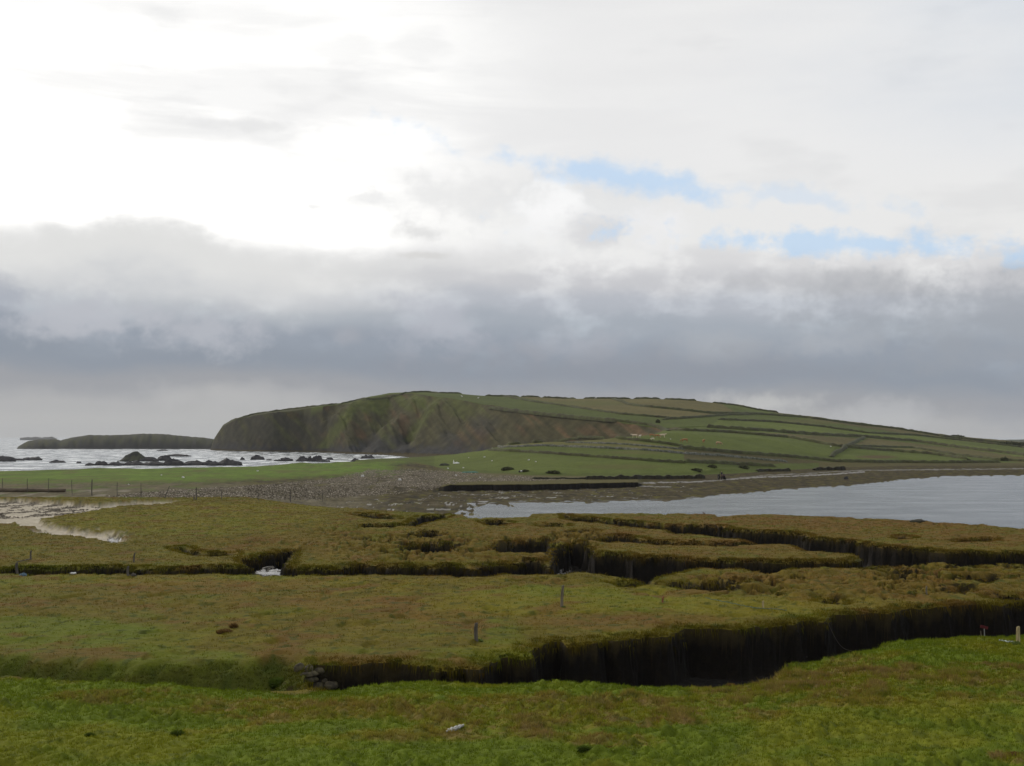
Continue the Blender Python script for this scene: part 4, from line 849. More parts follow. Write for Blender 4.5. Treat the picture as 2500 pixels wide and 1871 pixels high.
# ------------------------------------------------------------------ field banks and stone walls on the hill
def resample(P, step):
    P = [Vector(p) for p in P]; out = [P[0]]
    for a, b in zip(P, P[1:]):
        L_ = (b - a).length; n = max(1, int(L_ / step))
        for i in range(1, n + 1): out.append(a.lerp(b, i / n))
    return out
def wall(pts, hgt, wid, mat, label, cat, group, name, seed, step_px=5, rmin=None):
    px = []
    for (u0, v0), (u1, v1) in zip(pts, pts[1:]):
        n = max(1, int(abs(u1 - u0) / step_px))
        for i in range(n): f_ = i / n; px.append((u0 + (u1 - u0) * f_, v0 + (v1 - v0) * f_))
    px.append(pts[-1])
    P = [hit(u, v, starts[9] if rmin is None else rmin) for u, v in px]
    # keep the line running smoothly over the ground
    Yv = np.array([p.y for p in P]); 
    if len(Yv) > 4:
        for _ in range(3): Yv[1:-1] = .25 * Yv[:-2] + .5 * Yv[1:-1] + .25 * Yv[2:]
    Q = []
    for p, y, (u, v) in zip(P, Yv, px):
        x = p.x / p.y * y; Q.append(Vector((x, y, ground_z(x, y))))
    n = len(Q); s = np.arange(n); jit = fbm(s / 3.0, s * 0 + seed, 3, seed); jit2 = fbm(s / 1.3, s * 0 + seed, 2, seed + 5)
    hgt = hgt * .62; wid = wid * .6; prof = [(-.62, -.5), (-.5, .35), (-.28, .85), (.02, 1.0), (.30, .85), (.5, .3), (.62, -.5)]
    V = []
    for i, p in enumerate(Q):
        d = (Q[min(i + 1, n - 1)] - Q[max(i - 1, 0)]); d.z = 0; d.normalize() if d.length else None
        nrm = Vector((-d.y, d.x, 0)); h = hgt * (1 + .45 * jit[i] + .22 * jit2[i])
        if i in (0, n - 1): h *= .3
        for a, b in prof: V.append(p + nrm * (a * wid * (1 + .3 * jit2[i])) + Vector((0, 0, b * h)))
    k = len(prof); i = np.arange(n - 1)[:, None] * k + np.arange(k - 1)[None]; Fq = np.stack([i, i + 1, i + 1 + k, i + k], -1).reshape(-1, 4)
    me = np_mesh(name, np.array([v[:] for v in V]), Fq, True)
    return tag(link(name, me, mat), label, cat, group)
HB = 'turf banks between the fields of the hill'; SK = 'wall lengths along the skyline'
hb = lambda pts, h, w_, l, s: wall(pts, h, w_, MHEDGE, l, 'field bank', HB, 'field_bank', s)
for i, (pts, l) in enumerate((([(830, 988), (880, 976), (929, 975), (1001, 959), (1060, 957), (1128, 960)], 'dark wall along the highest part of the skyline above the cliff'), ([(1185, 966), (1230, 967), (1267, 969)], 'short skyline wall length right of the summit'), ([(1272, 969), (1318, 970)], 'second short length of skyline wall right of the summit'),
                            ([(1325, 970), (1405, 971)], 'skyline wall length over the brown upper field'), ([(1425, 971), (1540, 971)], 'long skyline wall length left of the gap in the wall'), ([(1548, 971), (1612, 972)], 'skyline wall length right of the gap in the wall'), ([(1622, 973), (1700, 976)], 'last level length of skyline wall before the slope falls'), ([(1740, 980), (1790, 989), (1850, 1001), (1900, 1008)], 'skyline bank where the hill starts to fall to the right'),
                            ([(560, 1030), (620, 1012), (700, 1001), (780, 992), (826, 987)], 'low bank along the skyline of the western cliff'))):
    wall(pts, 2.0, 2.2, MHEDGE, l, 'wall', SK, 'skyline_wall', 200 + i)
hb([(1229, 968), (1305, 982), (1400, 995), (1514, 1012), (1639, 1022)], 1.9, 3.0, 'bank crossing the upper slope below the skyline gap', 1)
hb([(1495, 974), (1544, 991), (1670, 1003), (1736, 1010), (1850, 1012), (1964, 1020), (2078, 1035), (2192, 1048), (2305, 1067), (2457, 1084), (2520, 1092)], 2.4, 3.5, 'uppermost long bank running down the right shoulder of the hill', 2)
hb([(1620, 1025), (1700, 1020), (1774, 1014), (1830, 1013)], 2.0, 3.0, 'short bank joining the two upper slope banks', 3)
hb([(1755, 1025), (1888, 1031), (2002, 1042), (2116, 1058), (2230, 1063), (2381, 1080), (2520, 1096)], 2.0, 3.0, 'bank on the upper edge of the bright green strip', 4)
hb([(1725, 1044), (1850, 1052), (2002, 1063), (2100, 1067), (2230, 1078), (2343, 1094), (2520, 1115)], 2.6, 4.0, 'thick bank along the lower edge of the bright green strip', 5)
hb([(1640, 1051), (1774, 1056), (1926, 1069), (2040, 1090), (2116, 1097), (2268, 1109), (2362, 1122)], 1.9, 3.0, 'bank behind the grazing cattle', 6)
hb([(2028, 1116), (2062, 1094), (2112, 1067)], 2.2, 3.4, 'bank climbing across the hill between the green and brown fields', 7)
hb([(2078, 1090), (2230, 1094), (2343, 1113), (2435, 1124), (2520, 1128)], 1.7, 3.0, 'bank above the pale brown strip on the lower right', 8)
hb([(1660, 1094), (1774, 1105), (1926, 1116), (2040, 1128), (2268, 1131), (2440, 1130)], 1.8, 3.2, 'lowest long bank above the shore on the right', 9)
hb([(1670, 1129), (1740, 1131), (1812, 1135), (1890, 1139)], 1.6, 3.0, 'rough bank above the tractor', 10)
hb([(1195, 1099), (1324, 1107), (1476, 1118), (1600, 1127), (1670, 1131)], 1.3, 2.0, 'bank above the bright green front field', 11)
hb([(1222, 1088), (1362, 1078), (1422, 1068), (1506, 1071), (1590, 1080), (1670, 1091)], 1.5, 2.2, 'bank on the front edge of the cattle field', 12)
hb([(1195, 996), (1250, 1003), (1305, 1010), (1438, 1023), (1500, 1028), (1590, 1040), (1632, 1052)], 2.2, 3.2, 'ragged bank along the edge of the cliff', 13)
SW = 'tumbled stone walls of the front slope'
wall([(1202, 1094), (1324, 1089), (1476, 1095), (1590, 1101), (1670, 1108)], 1.1, 1.6, MWALL, 'tumbled grey stone wall across the middle of the front slope', 'stone wall', SW, 'stone_wall', 21)
wall([(1381, 1081), (1514, 1085), (1670, 1098)], .9, 1.4, MWALL, 'short stone wall just below the cattle field', 'stone wall', SW, 'stone_wall', 22)
wall([(1670, 1108), (1760, 1113), (1850, 1122), (1920, 1128)], 1.1, 1.8, MWALL, 'stone wall running right from the front slope over rough grass', 'stone wall', SW, 'stone_wall', 23)

# scrub
def bush(u, v, w_px, h_px, label, seed, rmin=None, group='scrub bushes along the shore'):
    p = hit(u, v, rmin if rmin is not None else starts[6]); k = ppm(p); w = w_px / 2 / k; h = h_px / k
    V, Fq = ICO[3]; V = V.copy(); n = fbm(V[:, 0] * 2.5 + seed, V[:, 1] * 2.5 + V[:, 2] * 1.7, 3, seed); V *= (1 + .5 * n)[:, None]
    nf = 500; a = rng.normal(size=(nf, 3)); a /= np.linalg.norm(a, axis=1)[:, None]; a[:, 2] = np.abs(a[:, 2]); rr = (.8 + .45 * rng.random(nf))[:, None]
    c_ = a * rr; s_ = .13
    tri = c_[:, None] + rng.normal(0, s_, (nf, 3, 3)); Vt = np.vstack([V * .85, tri.reshape(-1, 3)]); Ft = np.vstack([Fq, len(V) + np.arange(nf * 3).reshape(-1, 3)])
    Vt = Vt * (w, w * .7, h); Vt[:, 2] = np.maximum(Vt[:, 2], -.3)
    o = link('bush', np_mesh('bush', Vt, Ft, False), MBUSH); o.location = p; return tag(o, label, 'bush', group)
for i, b in enumerate(((1240, 1148, 40, 10, 'widest dark bush on the edge of the front field'), (1282, 1152, 26, 7, 'small bush right of the widest shore bush'), (1350, 1156, 44, 9, 'low bush on the shore right of the white plastic drum'), (1738, 1142, 30, 9, 'scrub clump up the bank left of the tractor'), (1815, 1144, 34, 9, 'scrub clump right of the tractor'), (1700, 1150, 36, 8, 'brown scrub on the bank behind the tractor'), (2452, 1126, 26, 12, 'dark bush at the foot of the fields near the right edge'), (2366, 1128, 18, 8, 'grey green bush on the lower bank left of the dark one'))):
    bush(b[0], b[1], b[2] * .7, b[3] * .65, b[4], 300 + i)
for i, b in enumerate(((2462, 1088, 44, 8, 'dark copse low on the right skyline'), (2335, 1068, 34, 5, 'dark clump on the skyline of the falling slope'), (1606, 1033, 10, 7, 'small grey bush on the bank above the cattle'), (2490, 1090, 40, 8, 'dark copse touching the right edge of the view'))):
    bush(b[0], b[1], b[2], b[3], b[4], 340 + i, starts[10], 'dark clumps on the hill')

# peat faces along the far shore
def peat(u0, v0, u1, v1, h_px, label, seed):
    n = int(abs(u1 - u0) / 4) + 2; V = []; 
    for i in range(n):
        f_ = i / (n - 1); p = hit(u0 + (u1 - u0) * f_, v0 + (v1 - v0) * f_, starts[6]); k = ppm(p)
        h = h_px / k * (1 + .55 * float(fbm(i / 5.0 + seed * 9, seed + .3, 3, 5))) * (1 if 0 < i < n - 1 else .6)
        yo = 1.6 * float(fbm(i / 6.0 + seed * 5, seed + .7, 3, 6))
        for a, b in ((-.5, -.5), (-.1, h * .95), (1.0, h), (3.0, h * .9), (6, -.4)): V.append((p.x, p.y + yo + a, p.z + b))
    k = 5; i = np.arange(n - 1)[:, None] * k + np.arange(k - 1)[None]; Fq = np.stack([i, i + 1, i + 1 + k, i + k], -1).reshape(-1, 4)
    o = link('peat_bank', np_mesh('peat_bank', np.array(V), Fq, False), MPEAT); o.data.materials.append(MHEDGE)
    for f_ in o.data.polygons: f_.material_index = 0 if f_.index % 4 == 0 else 1
    return tag(o, kind='structure')
peat(1430, 1171, 1722, 1169, 9, '', 1); peat(1850, 1152, 1930, 1151, 7, '', 2); peat(1990, 1149, 2063, 1148, 9, '', 3); peat(1300, 1170, 1440, 1170, 4, '', 4)

# ------------------------------------------------------------------ boulders at the head of the creek
BG = 'rounded boulders piled at the head of the creek'
def boulder(u, v, w_px, h_px, Y, seed, label, rot=0):
    s = slope(v + h_px * .25); z = ZC + Y * s; k = F / Y; w = w_px / 2 / k; h = h_px / 2 / k * 1.15
    V, Fq = ICO[3]; V = V.copy(); n = fbm(V[:, 0] * 1.1 + seed, V[:, 1] * 1.1 + V[:, 2], 3, 400 + seed); V *= (1 + .16 * n)[:, None]
    V = V * (w, w * .75, h); o = link('boulder', np_mesh('boulder', V, Fq, True), MBOUL)
    t = (u - CX) / F / (cp - (CY - v) / F * sp); o.location = (t * Y, Y, z); o.rotation_euler = (0, rot, 0.2 * seed)
    return tag(o, label, 'boulder', BG)

# place them where the ground actually is
def gboul(u, v, w, h, seed, label, rot=0, up=0.0):
    p = hit(u, v + h * .45); return boulder(u, v, w, h, p.y + .1 + up, seed, label, rot)
gboul(731, 1627, 27, 24, 1, 'brown rounded boulder, topmost and leftmost of the creek pile')
gboul(755, 1629, 26, 18, 2, 'yellow lichened boulder at the top of the creek pile')
gboul(781, 1634, 34, 15, 3, 'smooth long boulder right of the yellow lichened one', .1)
gboul(757, 1641, 54, 15, 4, 'flat dark slab in the middle of the creek pile', -.08)
gboul(757, 1655, 52, 15, 5, 'broad dark slab, largest stone of the creek pile', .05)
gboul(796, 1659, 28, 14, 6, 'small round boulder low on the right of the creek pile')
gboul(777, 1669, 42, 17, 7, 'tilted long boulder at the foot of the creek pile', -.35)
gboul(810, 1668, 46, 17, 8, 'lowest brown boulder, rightmost of the creek pile', -.12)

# ------------------------------------------------------------------ posts
def tube(name, P, r, mat, parent=None, sides=6, rr=None):
    P = [Vector(p) for p in P]; n = len(P); V = []
    for i, p in enumerate(P):
        d = (P[min(i + 1, n - 1)] - P[max(i - 1, 0)]).normalized(); a = d.cross(Vector((0, 0, 1)))
        if a.length < .1: a = d.cross(Vector((0, 1, 0)))
        a.normalize(); b = d.cross(a); R = rr[i] if rr else r
        for k in range(sides): an = 2 * math.pi * k / sides; V.append(p + a * (math.cos(an) * R) + b * (math.sin(an) * R))
    Fq = [(i * sides + k, i * sides + (k + 1) % sides, (i + 1) * sides + (k + 1) % sides, (i + 1) * sides + k) for i in range(n - 1) for k in range(sides)]
    V = [v[:] for v in V]; Ft = Fq + [tuple(range(sides))[::-1], tuple((n - 1) * sides + k for k in range(sides))]
    me = bpy.data.meshes.new(name); me.from_pydata(V, [], Ft); return link(name, me, mat, parent)
def post_mesh(h, w, taper=.85, lean=0.0, split=True):
    """a hewn stake: squarish, chamfered, slightly bent, top cut at a slant"""
    V, Fc = [], []; prof = [(1, .35), (.35, 1), (-.35, 1), (-1, .35), (-1, -.35), (-.35, -1), (.35, -1), (1, -.35)]
    lv = [(-.35, 1.05), (.0, 1.0), (.35, .97), (.7, .92), (.96, taper), (1.0, taper * .8)]
    for k, (f_, s) in enumerate(lv):
        for i, (a, b) in enumerate(prof):
            j = 1 + .12 * math.sin(i * 2.3 + k * 1.7)
            V.append((a * w * s * j + lean * f_ * h + .015 * math.sin(k * 1.9), b * w * s * j, f_ * h + (.02 * a if k >= 4 else 0)))
    for k in range(len(lv) - 1):
        for i in range(8): Fc.append((k * 8 + i, k * 8 + (i + 1) % 8, (k + 1) * 8 + (i + 1) % 8, (k + 1) * 8 + i))
    Fc.append(tuple(len(lv) * 8 - 8 + i for i in range(8))); me = bpy.data.meshes.new('fence_post'); me.from_pydata(V, [], Fc); return me
FP = 'lone wooden stakes left from an old fence'
def post(u, vb, vt, w_px, mat, label, lean=0.0, name='wooden_post', group=FP, cat='post'):
    p = hit(u, vb); k = ppm(p); o = link(name, post_mesh((vb - vt) / k, w_px / 2 / k, lean=lean), mat); o.location = p - Vector((0, 0, .02))
    return tag(o, label, cat, group), p
post(1162, 1563, 1521, 9, MWG, 'dark stout stake standing in the middle of the marsh above the creek')
pz, pp_ = post(1371, 1482, 1429, 7, MW, 'tall pale stake farther back on the marsh, right of the dark stout one', .06)
post(2486, 1569, 1530, 9, MWF, 'pale new wooden stake on the near bank at the right edge')
q1, stake_p = post(1863, 1484, 1467, 5, MWF, 'short yellowish stake with blue rope at its foot')
post(2262, 1452, 1431, 4, MW, 'thin stake in the hummocky marsh on the right')
post(1617, 1471, 1456, 4, simple('rust_wood', (.26, .09, .05), .9), 'tiny reddish stake on the marsh right of the tall pale stake', .15)
post(42, 1402, 1374, 7, MWG, 'bent grey stake in front of the ditch at the left', -.08)
post(75, 1367, 1344, 4, MWG, 'thin dark stake on the turf behind the left ditch')
post(312, 1405, 1382, 6, MWG, 'short grey stake in front of the ditch, second from the left')
post(326, 1373, 1350, 4, MWG, 'thin stake behind the ditch, right of the short grey one', .1)
# red board on two thin legs
p = hit(2403, 1556); k = ppm(p)
sg = empty('marker_board', p); tag(sg, 'small red board on a thin metal leg beside the creek at the right', 'marker')
import bmesh
def box_mesh(name, sx_, sy_, sz_, bev=.01, loc=(0, 0, 0), rot=None):
    bm = bmesh.new(); bmesh.ops.create_cube(bm, size=1.0)
    for v in bm.verts: v.co = Vector((v.co.x * sx_, v.co.y * sy_, v.co.z * sz_))
    if bev: bmesh.ops.bevel(bm, geom=bm.edges[:], offset=bev, segments=2, affect='EDGES')
    if rot: bmesh.ops.rotate(bm, verts=bm.verts, matrix=Matrix.Rotation(rot[0], 3, rot[1]))
    for v in bm.verts: v.co += Vector(loc)
    me = bpy.data.meshes.new(name); bm.to_mesh(me); bm.free(); return me
link('board', box_mesh('board', 19 / k, .03, 7 / k, .008, (0, 0, 24 / k), (math.radians(14), 'Y')), MRED, sg)
tube('leg', [(.02, 0, -.1), (.01, .02, 22 / k)], .022, simple('grey_metal', (.28, .28, .27), .6), sg)
tube('leg', [(-.13, .03, -.1), (-.15, .03, 15 / k)], .016, MW, sg)
# rope, wires and nets
def on_ground(pts, dz=.03, rmin=0):
    out = []
    for (u0, v0), (u1, v1) in zip(pts, pts[1:]):
        for i in range(8): f_ = i / 8; out.append(hit(u0 + (u1 - u0) * f_, v0 + (v1 - v0) * f_, rmin) + Vector((0, 0, dz + .02 * math.sin(i * 2.1 + u0))))
    return out
tag(tube('rope', on_ground([(1722, 1461), (1790, 1475), (1840, 1485), (1863, 1487), (1890, 1488), (1925, 1492)], .03), .016, MROPE), 'pale blue rope lying over the marsh past the short yellowish stake', 'rope')
tag(tube('rope', on_ground([(2440, 1566), (2460, 1569), (2478, 1570)], .05), .03, simple('pale_rope', (.40, .46, .42), .8)), 'pale rope end lying at the foot of the new stake', 'rope')
a_ = hit(2018, 1516) + Vector((0, 0, .1)); b_ = hit(2078, 1595) + Vector((0, 0, .15))
tag(tube('wire', [a_.lerp(b_, i / 10) - Vector((0, 0, .5 * math.sin(math.pi * i / 10))) for i in range(11)], .010, MWIRE), 'right one of two slack wires hanging across the creek', 'wire', 'old fence wires across the creek')
a_ = hit(1842, 1532) + Vector((0, 0, .1)); b_ = hit(1972, 1611) + Vector((0, 0, .15))
tag(tube('wire', [a_.lerp(b_, i / 10) - Vector((0, 0, .6 * math.sin(math.pi * i / 10))) for i in range(11)], .010, MWIRE), 'left one of two slack wires hanging across the creek', 'wire', 'old fence wires across the creek')
tag(tube('wire', on_ground([(40, 1376), (58, 1372), (76, 1368)], .12), .04, MWG), 'dark rail lying between the two leftmost stakes', 'rail')
def tussock(u, v, w_px, h_px, mat, label, seed):
    p = hit(u, v); k = ppm(p); w = w_px / 2 / k; h = h_px / k
    V, Fq = ICO[3]; n = fbm(V[:, 0] * 2 + seed, V[:, 1] * 2 + V[:, 2], 3, seed); V = V * (1 + .35 * n)[:, None] * (w * .9, w * .7, h * .7)
    r_ = np.random.default_rng(seed); m = 420; a = r_.uniform(0, 2 * math.pi, m); q = np.sqrt(r_.random(m)); bx_, by_ = np.cos(a) * q * w * .9, np.sin(a) * q * w * .7; bz = np.sqrt(np.maximum(1 - q * q, 0)) * h * .62
    ln = h * r_.uniform(.25, .65, m); ox_, oy_ = np.cos(a) * ln * (.3 + q), np.sin(a) * ln * (.3 + q); bw = .012
    T3 = np.stack([np.stack([bx_ - bw, by_, bz], -1), np.stack([bx_ + bw, by_, bz], -1), np.stack([bx_ + ox_, by_ + oy_, bz + ln * (1.1 - .8 * q)], -1)], 1).reshape(-1, 3)
    cb = np.ones((len(V) + 3 * m, 4), np.float32); cb[:, :3] = mat; cb[len(V):, :3] *= np.repeat(r_.uniform(.7, 1.5, m), 3)[:, None]
    o = link('tussock', np_mesh('tussock', np.vstack([V, T3]), np.vstack([Fq, len(V) + np.arange(3 * m).reshape(-1, 3)]), False, {'albedo': ('FLOAT_COLOR', cb)}), GRM); o.location = p - Vector((0, 0, .03)); return tag(o, label, 'tussock')
def heap(u, v, w_px, h_px, mat, label, cat, name, seed, rough=.5, rmin=0):
    p = hit(u, v, rmin); k = ppm(p); o = link(name, rock_mesh(name, w_px / 2 / k, w_px / 2.6 / k, h_px / k, seed, 0, rough, 3), mat); o.location = p - Vector((0, 0, .01)); return tag(o, label, cat)
heap(56, 1405, 18, 5, simple('blue_net', (.10, .15, .19), .85, .5, 14), 'crumpled bluish net beside the bent grey stake', 'net', 'net', 501)
heap(325, 1406, 14, 6, MWG, 'dark tangle at the foot of the second stake from the left', 'net', 'net', 502)
heap(180, 1400, 18, 3, MSTONE, 'white litter on the lip of the left ditch', 'litter', 'litter', 503)
heap(2482, 1574, 20, 9, MCLOD, 'dark clod of earth at the foot of the pale new stake', 'clod', 'clod', 504)
heap(1376, 1483, 10, 4, MCLOD, 'small low mound at the foot of the tall pale stake', 'clod', 'clod', 505)  # low mound set at the stake foot
heap(1172, 1565, 14, 4, MCLOD, 'dark mound standing in for the shadow of the dark stout stake', 'clod', 'clod', 506)  # stands in for the shadow the stake casts beside its foot
heap(2244, 1275, 46, 6, MPEAT, 'dark flat sod block on the far edge of the marsh against the lagoon', 'sod', 'sod_block', 507, .15)
# white branch on the near grass, dark tussocks
P = on_ground([(1090, 1790), (1112, 1783), (1136, 1774)], .06)
tag(tube('driftwood_branch', P, .035, MSTONE, rr=[.02 + .03 * math.sin(math.pi * i / (len(P) - 1)) + .008 * (i % 3) for i in range(len(P))]), 'white bleached branch lying in the near grass', 'branch')
DT = 'dark lumps in the near grass'
for i, (u, v, w, h, l) in enumerate(((433, 1797, 34, 17, 'darkest round tussock at the lower left of the near field'), (219, 1797, 26, 10, 'dark lump far left in the near field'), (1425, 1830, 34, 12, 'grey green mound low in the near field right of centre'), (1490, 1826, 30, 6, 'brown scraped lump right of the grey green mound'), (1785, 1679, 26, 12, 'spiky brown tussock on the creek edge'), (570, 1532, 22, 12, 'brown molehill-like tussock on the left of the marsh'), (548, 1542, 44, 8, 'low brown mound left below the molehill tussock'), (680, 1668, 50, 16, 'green mound in front of the boulder pile'), (2478, 1844, 60, 10, 'straw coloured heap in the bottom right corner'))):
    o = tussock(u, v, w, h, ((.060, .084, .012), (.062, .090, .014), (.125, .075, .025))[(0, 0, 1, 2, 2, 2, 2, 1, 2)[i]], l, 520 + i); o['group'] = DT

# ------------------------------------------------------------------ left fence by the shingle
fx = [(6, 1168, 1196), (67, 1169, 1203), (118, 1168, 1204), (176, 1172, 1208), (224, 1171, 1210), (286, 1178, 1211), (345, 1180, 1214), (479, 1190, 1221), (541, 1195, 1220), (630, 1203, 1222), (709, 1199, 1226), (788, 1197, 1226)]
f0 = hit(176, 1208); wf = empty('wire_fence', f0); tag(wf, 'line of thin wooden posts along the inland edge of the shingle', 'fence')
tops = []
for i, (u, vt, vb) in enumerate(fx):
    p = hit(u, vb); k = ppm(p); h = (vb - vt) / k * 1.0
    o = link('post', post_mesh(h, (.055 if i not in (4, 7, 10) else .10) * .9, lean=random.uniform(-.05, .05)), MWG, wf); o.location = p - f0
    tops.append((p - f0, h))
for f_ in (.55, .85):
    P = []
    for i in range(len(tops) - 1):
        a = tops[i][0] + Vector((0, -.06, tops[i][1] * f_)); b = tops[i + 1][0] + Vector((0, -.06, tops[i + 1][1] * f_))
        P += [a, a.lerp(b, .5) - Vector((0, 0, .08))]
    P.append(b); tube('wire', P, .006, MWIRE, wf, 4)
p = hit(402, 1217); k = ppm(p); o = link('leaning_post', post_mesh(30 / k, .06, lean=.38), MWG); o.location = p; tag(o, 'post leaning to the right over the shingle beside the fence', 'post')
p = hit(474, 1221); k = ppm(p); o = link('stub_post', post_mesh(12 / k, .09), MWG); o.location = p; tag(o, 'low broken stub left of the thickest shingle fence post', 'post')
# the big log
a_ = hit(-70, 1196); b_ = hit(160, 1202); b_.y = min(b_.y, a_.y + 6)
a_ = Vector((b_.x - 16.5, b_.y + 1.0, ground_z(b_.x - 16.5, b_.y + 1.0))); k = ppm(b_)
P = [a_.lerp(b_, i / 12) + Vector((0, .05 * math.sin(i), .32)) for i in range(13)]
for q in P: q.z = ground_z(q.x, q.y) * .3 + .7 * b_.z + .32
tag(tube('driftwood_log', P, .4, MLOG, None, 12, [.42 - .01 * i + .015 * math.sin(i * 2) for i in range(13)]), 'long thick brown log lying behind the fence at the left', 'log')

# ------------------------------------------------------------------ pale stones and flotsam on the grass bank
PS = 'pale stones scattered on the green'
for i, (u, v, s, l) in enumerate(((447, 1167, 7, 'white stone in the left green below the reef'), (314, 1184, 4, 'small white stone in the green above the fence'), (394, 1161, 4, 'small pale stone left on the green bank'), (629, 1151, 5, 'pale stone on the green bank below the lone cove rock'), (442, 1137, 6, 'white lump on the shore edge under the tallest reef block'), (503, 1135, 8, 'yellowish white lump on the shore edge under the reef'), (675, 1135, 7, 'white lump on the shore edge below the jagged rocks'), (1183, 1117, 5, 'white stone in the front green field below the bank'), (1144, 1118, 3, 'tiny white stone left in the front green field'), (1201, 1126, 4, 'pale stone below the white stone of the front green field'), (1291, 1124, 5, 'white stone in the middle of the front green field'), (1308, 1128, 4, 'pale stone right below the middle white stone'), (1131, 1143, 5, 'white lump above the teal net'), (1172, 1167, 4, 'white stone on the shingle below the teal net'), (976, 1173, 9, 'large pale boulder on the brown grass below the shingle'), (885, 1164, 9, 'pale driftwood lump at the left of the shingle'), (1094, 1145, 5, 'white lump on the upper edge of the shingle'), (1113, 1162, 6, 'cream coloured stone in the middle of the shingle'), (2028, 1091, 4, 'white stone beside the climbing bank'), (1637, 1073, 3, 'tiny white stone among the cattle'))):
    p = hit(u, v, starts[5]); k = ppm(p); o = link('stone', rock_mesh('stone', s / 2 / k, s / 2.4 / k, s * .55 / k, 600 + i, 0, .3, 2), MSTONE); o.location = p; tag(o, l, 'stone', PS)
def flot(u, v, w_px, h_px, mat, l, cat, name, seed):
    p = hit(u, v, starts[6]); k = ppm(p); o = link(name, rock_mesh(name, w_px / 2 / k, w_px / 5 / k, h_px / k, seed, 0, .25, 2), mat); o.location = p; return tag(o, l, cat)
fl = empty('plastic_flotsam', hit(1114, 1132, starts[6])); k = ppm(fl.location); tag(fl, 'white plastic flotsam with one upright piece on the front green', 'flotsam')
link('slab', rock_mesh('slab', 8 / k, 3 / k, 3.0 / k, 701, 0, .3, 2), MWHITE, fl)
o = link('upright_piece', rock_mesh('upright_piece', 1.5 / k, 1.2 / k, 8 / k, 702, 0, .2, 2), MWHITE, fl); o.location = (-6.5 / k, 0, 0)
fl = empty('plastic_drum', hit(1274, 1153, starts[6])); k = ppm(fl.location); tag(fl, 'white plastic drum lying on the shore under the dark bushes', 'drum')
tube('drum_body', [(-3 / k, 0, 2.2 / k), (-2.6 / k, 0, 2.2 / k), (6.6 / k, .1, 2.2 / k), (7 / k, .1, 2.2 / k)], 2.2 / k, MWHITE, fl, 10, [1.6 / k, 2.2 / k, 2.2 / k, 1.7 / k])
o = link('lid', rock_mesh('lid', 2.4 / k, 1.5 / k, 3.4 / k, 703, 0, .3, 2), MROCK, fl); o.location = (-6 / k, 0, 0)
flot(1148, 1154, 42, 2.5, MTEAL, 'teal fishing net spread on the grass right of the shingle', 'net', 'fishing_net', 704)
flot(1085, 1137, 26, 5, MROCK2, 'grey upturned hull-like rock pile left of the white flotsam', 'rocks', 'rock_pile', 705)
flot(2066, 1171, 12, 6, MROCK, 'dark boulder on the weedy shore of the lagoon', 'rock', 'shore_boulder', 706)

# ------------------------------------------------------------------ animals
def skin_mesh(name, joints, bones, sub=1):
    """joints: name -> (x, y, z, r); one continuous skinned surface"""
    ks = list(joints); me = bpy.data.meshes.new(name); me.from_pydata([joints[k][:3] for k in ks], [(ks.index(a), ks.index(b)) for a, b in bones], [])
    o = bpy.data.objects.new(name, me); COL.objects.link(o)
    md = o.modifiers.new('skin', 'SKIN'); md.branch_smoothing = .3
    for i, k in enumerate(ks):
        r = joints[k][3]; r = r if isinstance(r, tuple) else (r, r); me.skin_vertices[0].data[i].radius = r
    me.skin_vertices[0].data[0].use_root = True
    s = o.modifiers.new('sub', 'SUBSURF'); s.levels = sub; s.render_levels = sub
    bpy.context.view_layer.update(); dg = bpy.context.evaluated_depsgraph_get()
    out = bpy.data.meshes.new_from_object(o.evaluated_get(dg)); out.name = name
    bpy.data.objects.remove(o); bpy.data.meshes.remove(me)
    for p_ in out.polygons: p_.use_smooth = True
    return out
def cow_mesh(graze):
    J = {'pel': (-.75, 0, 1.12, .30), 'mid': (0, 0, 1.05, .38), 'che': (.62, 0, 1.10, .33), 'nek': (.98, 0, 1.22 if not graze else 1.0, .19), 'hed': (1.28, 0, 1.42 if not graze else .62, .14), 'muz': (1.55, 0, 1.28 if not graze else .30, .08),
         'earl': (1.22, .20, 1.47 if not graze else .70, .035), 'earr': (1.22, -.20, 1.47 if not graze else .70, .035), 'rump': (-1.0, 0, 1.18, .16), 'tai': (-1.12, 0, 1.0, .035), 'tal': (-1.14, 0, .45, .04)}
    Bn = [('pel', 'mid'), ('mid', 'che'), ('che', 'nek'), ('nek', 'hed'), ('hed', 'muz'), ('hed', 'earl'), ('hed', 'earr'), ('pel', 'rump'), ('rump', 'tai'), ('tai', 'tal')]
    for s, t in ((1, 'l'), (-1, 'r')):
        J['hk' + t] = (-.72, .20 * s, .78, .15); J['ho' + t] = (-.90, .20 * s, .46, .065); J['hf' + t] = (-.82, .20 * s, .0, .055)
        J['fk' + t] = (.62, .19 * s, .74, .12); J['fn' + t] = (.60, .19 * s, .40, .06); J['ff' + t] = (.62, .19 * s, .0, .055)
        Bn += [('pel', 'hk' + t), ('hk' + t, 'ho' + t), ('ho' + t, 'hf' + t), ('che', 'fk' + t), ('fk' + t, 'fn' + t), ('fn' + t, 'ff' + t)]
    return skin_mesh('cow', J, Bn)
CM = {0: cow_mesh(False), 1: cow_mesh(True)}
CG = 'cattle grazing on the hillside field'
def cow(u, v, rz, sc_f, g, mat, label, cat='cow', group=CG, name='cow'):
    me = CM[g].copy(); me.materials.clear(); me.materials.append(mat)
    o = link(name, me); p = hit(u, v, starts[9]); o.location = p; o.rotation_euler = (0, 0, rz); o.scale = (sc_f,) * 3; return tag(o, label, cat, group)
cow(1549, 1069.5, math.pi - .3, 1.0, 0, MCREAM, 'cream cow, leftmost of the herd')
cow(1562, 1069, .9, .72, 0, MCALF, 'pale calf close behind the leftmost cream cow')
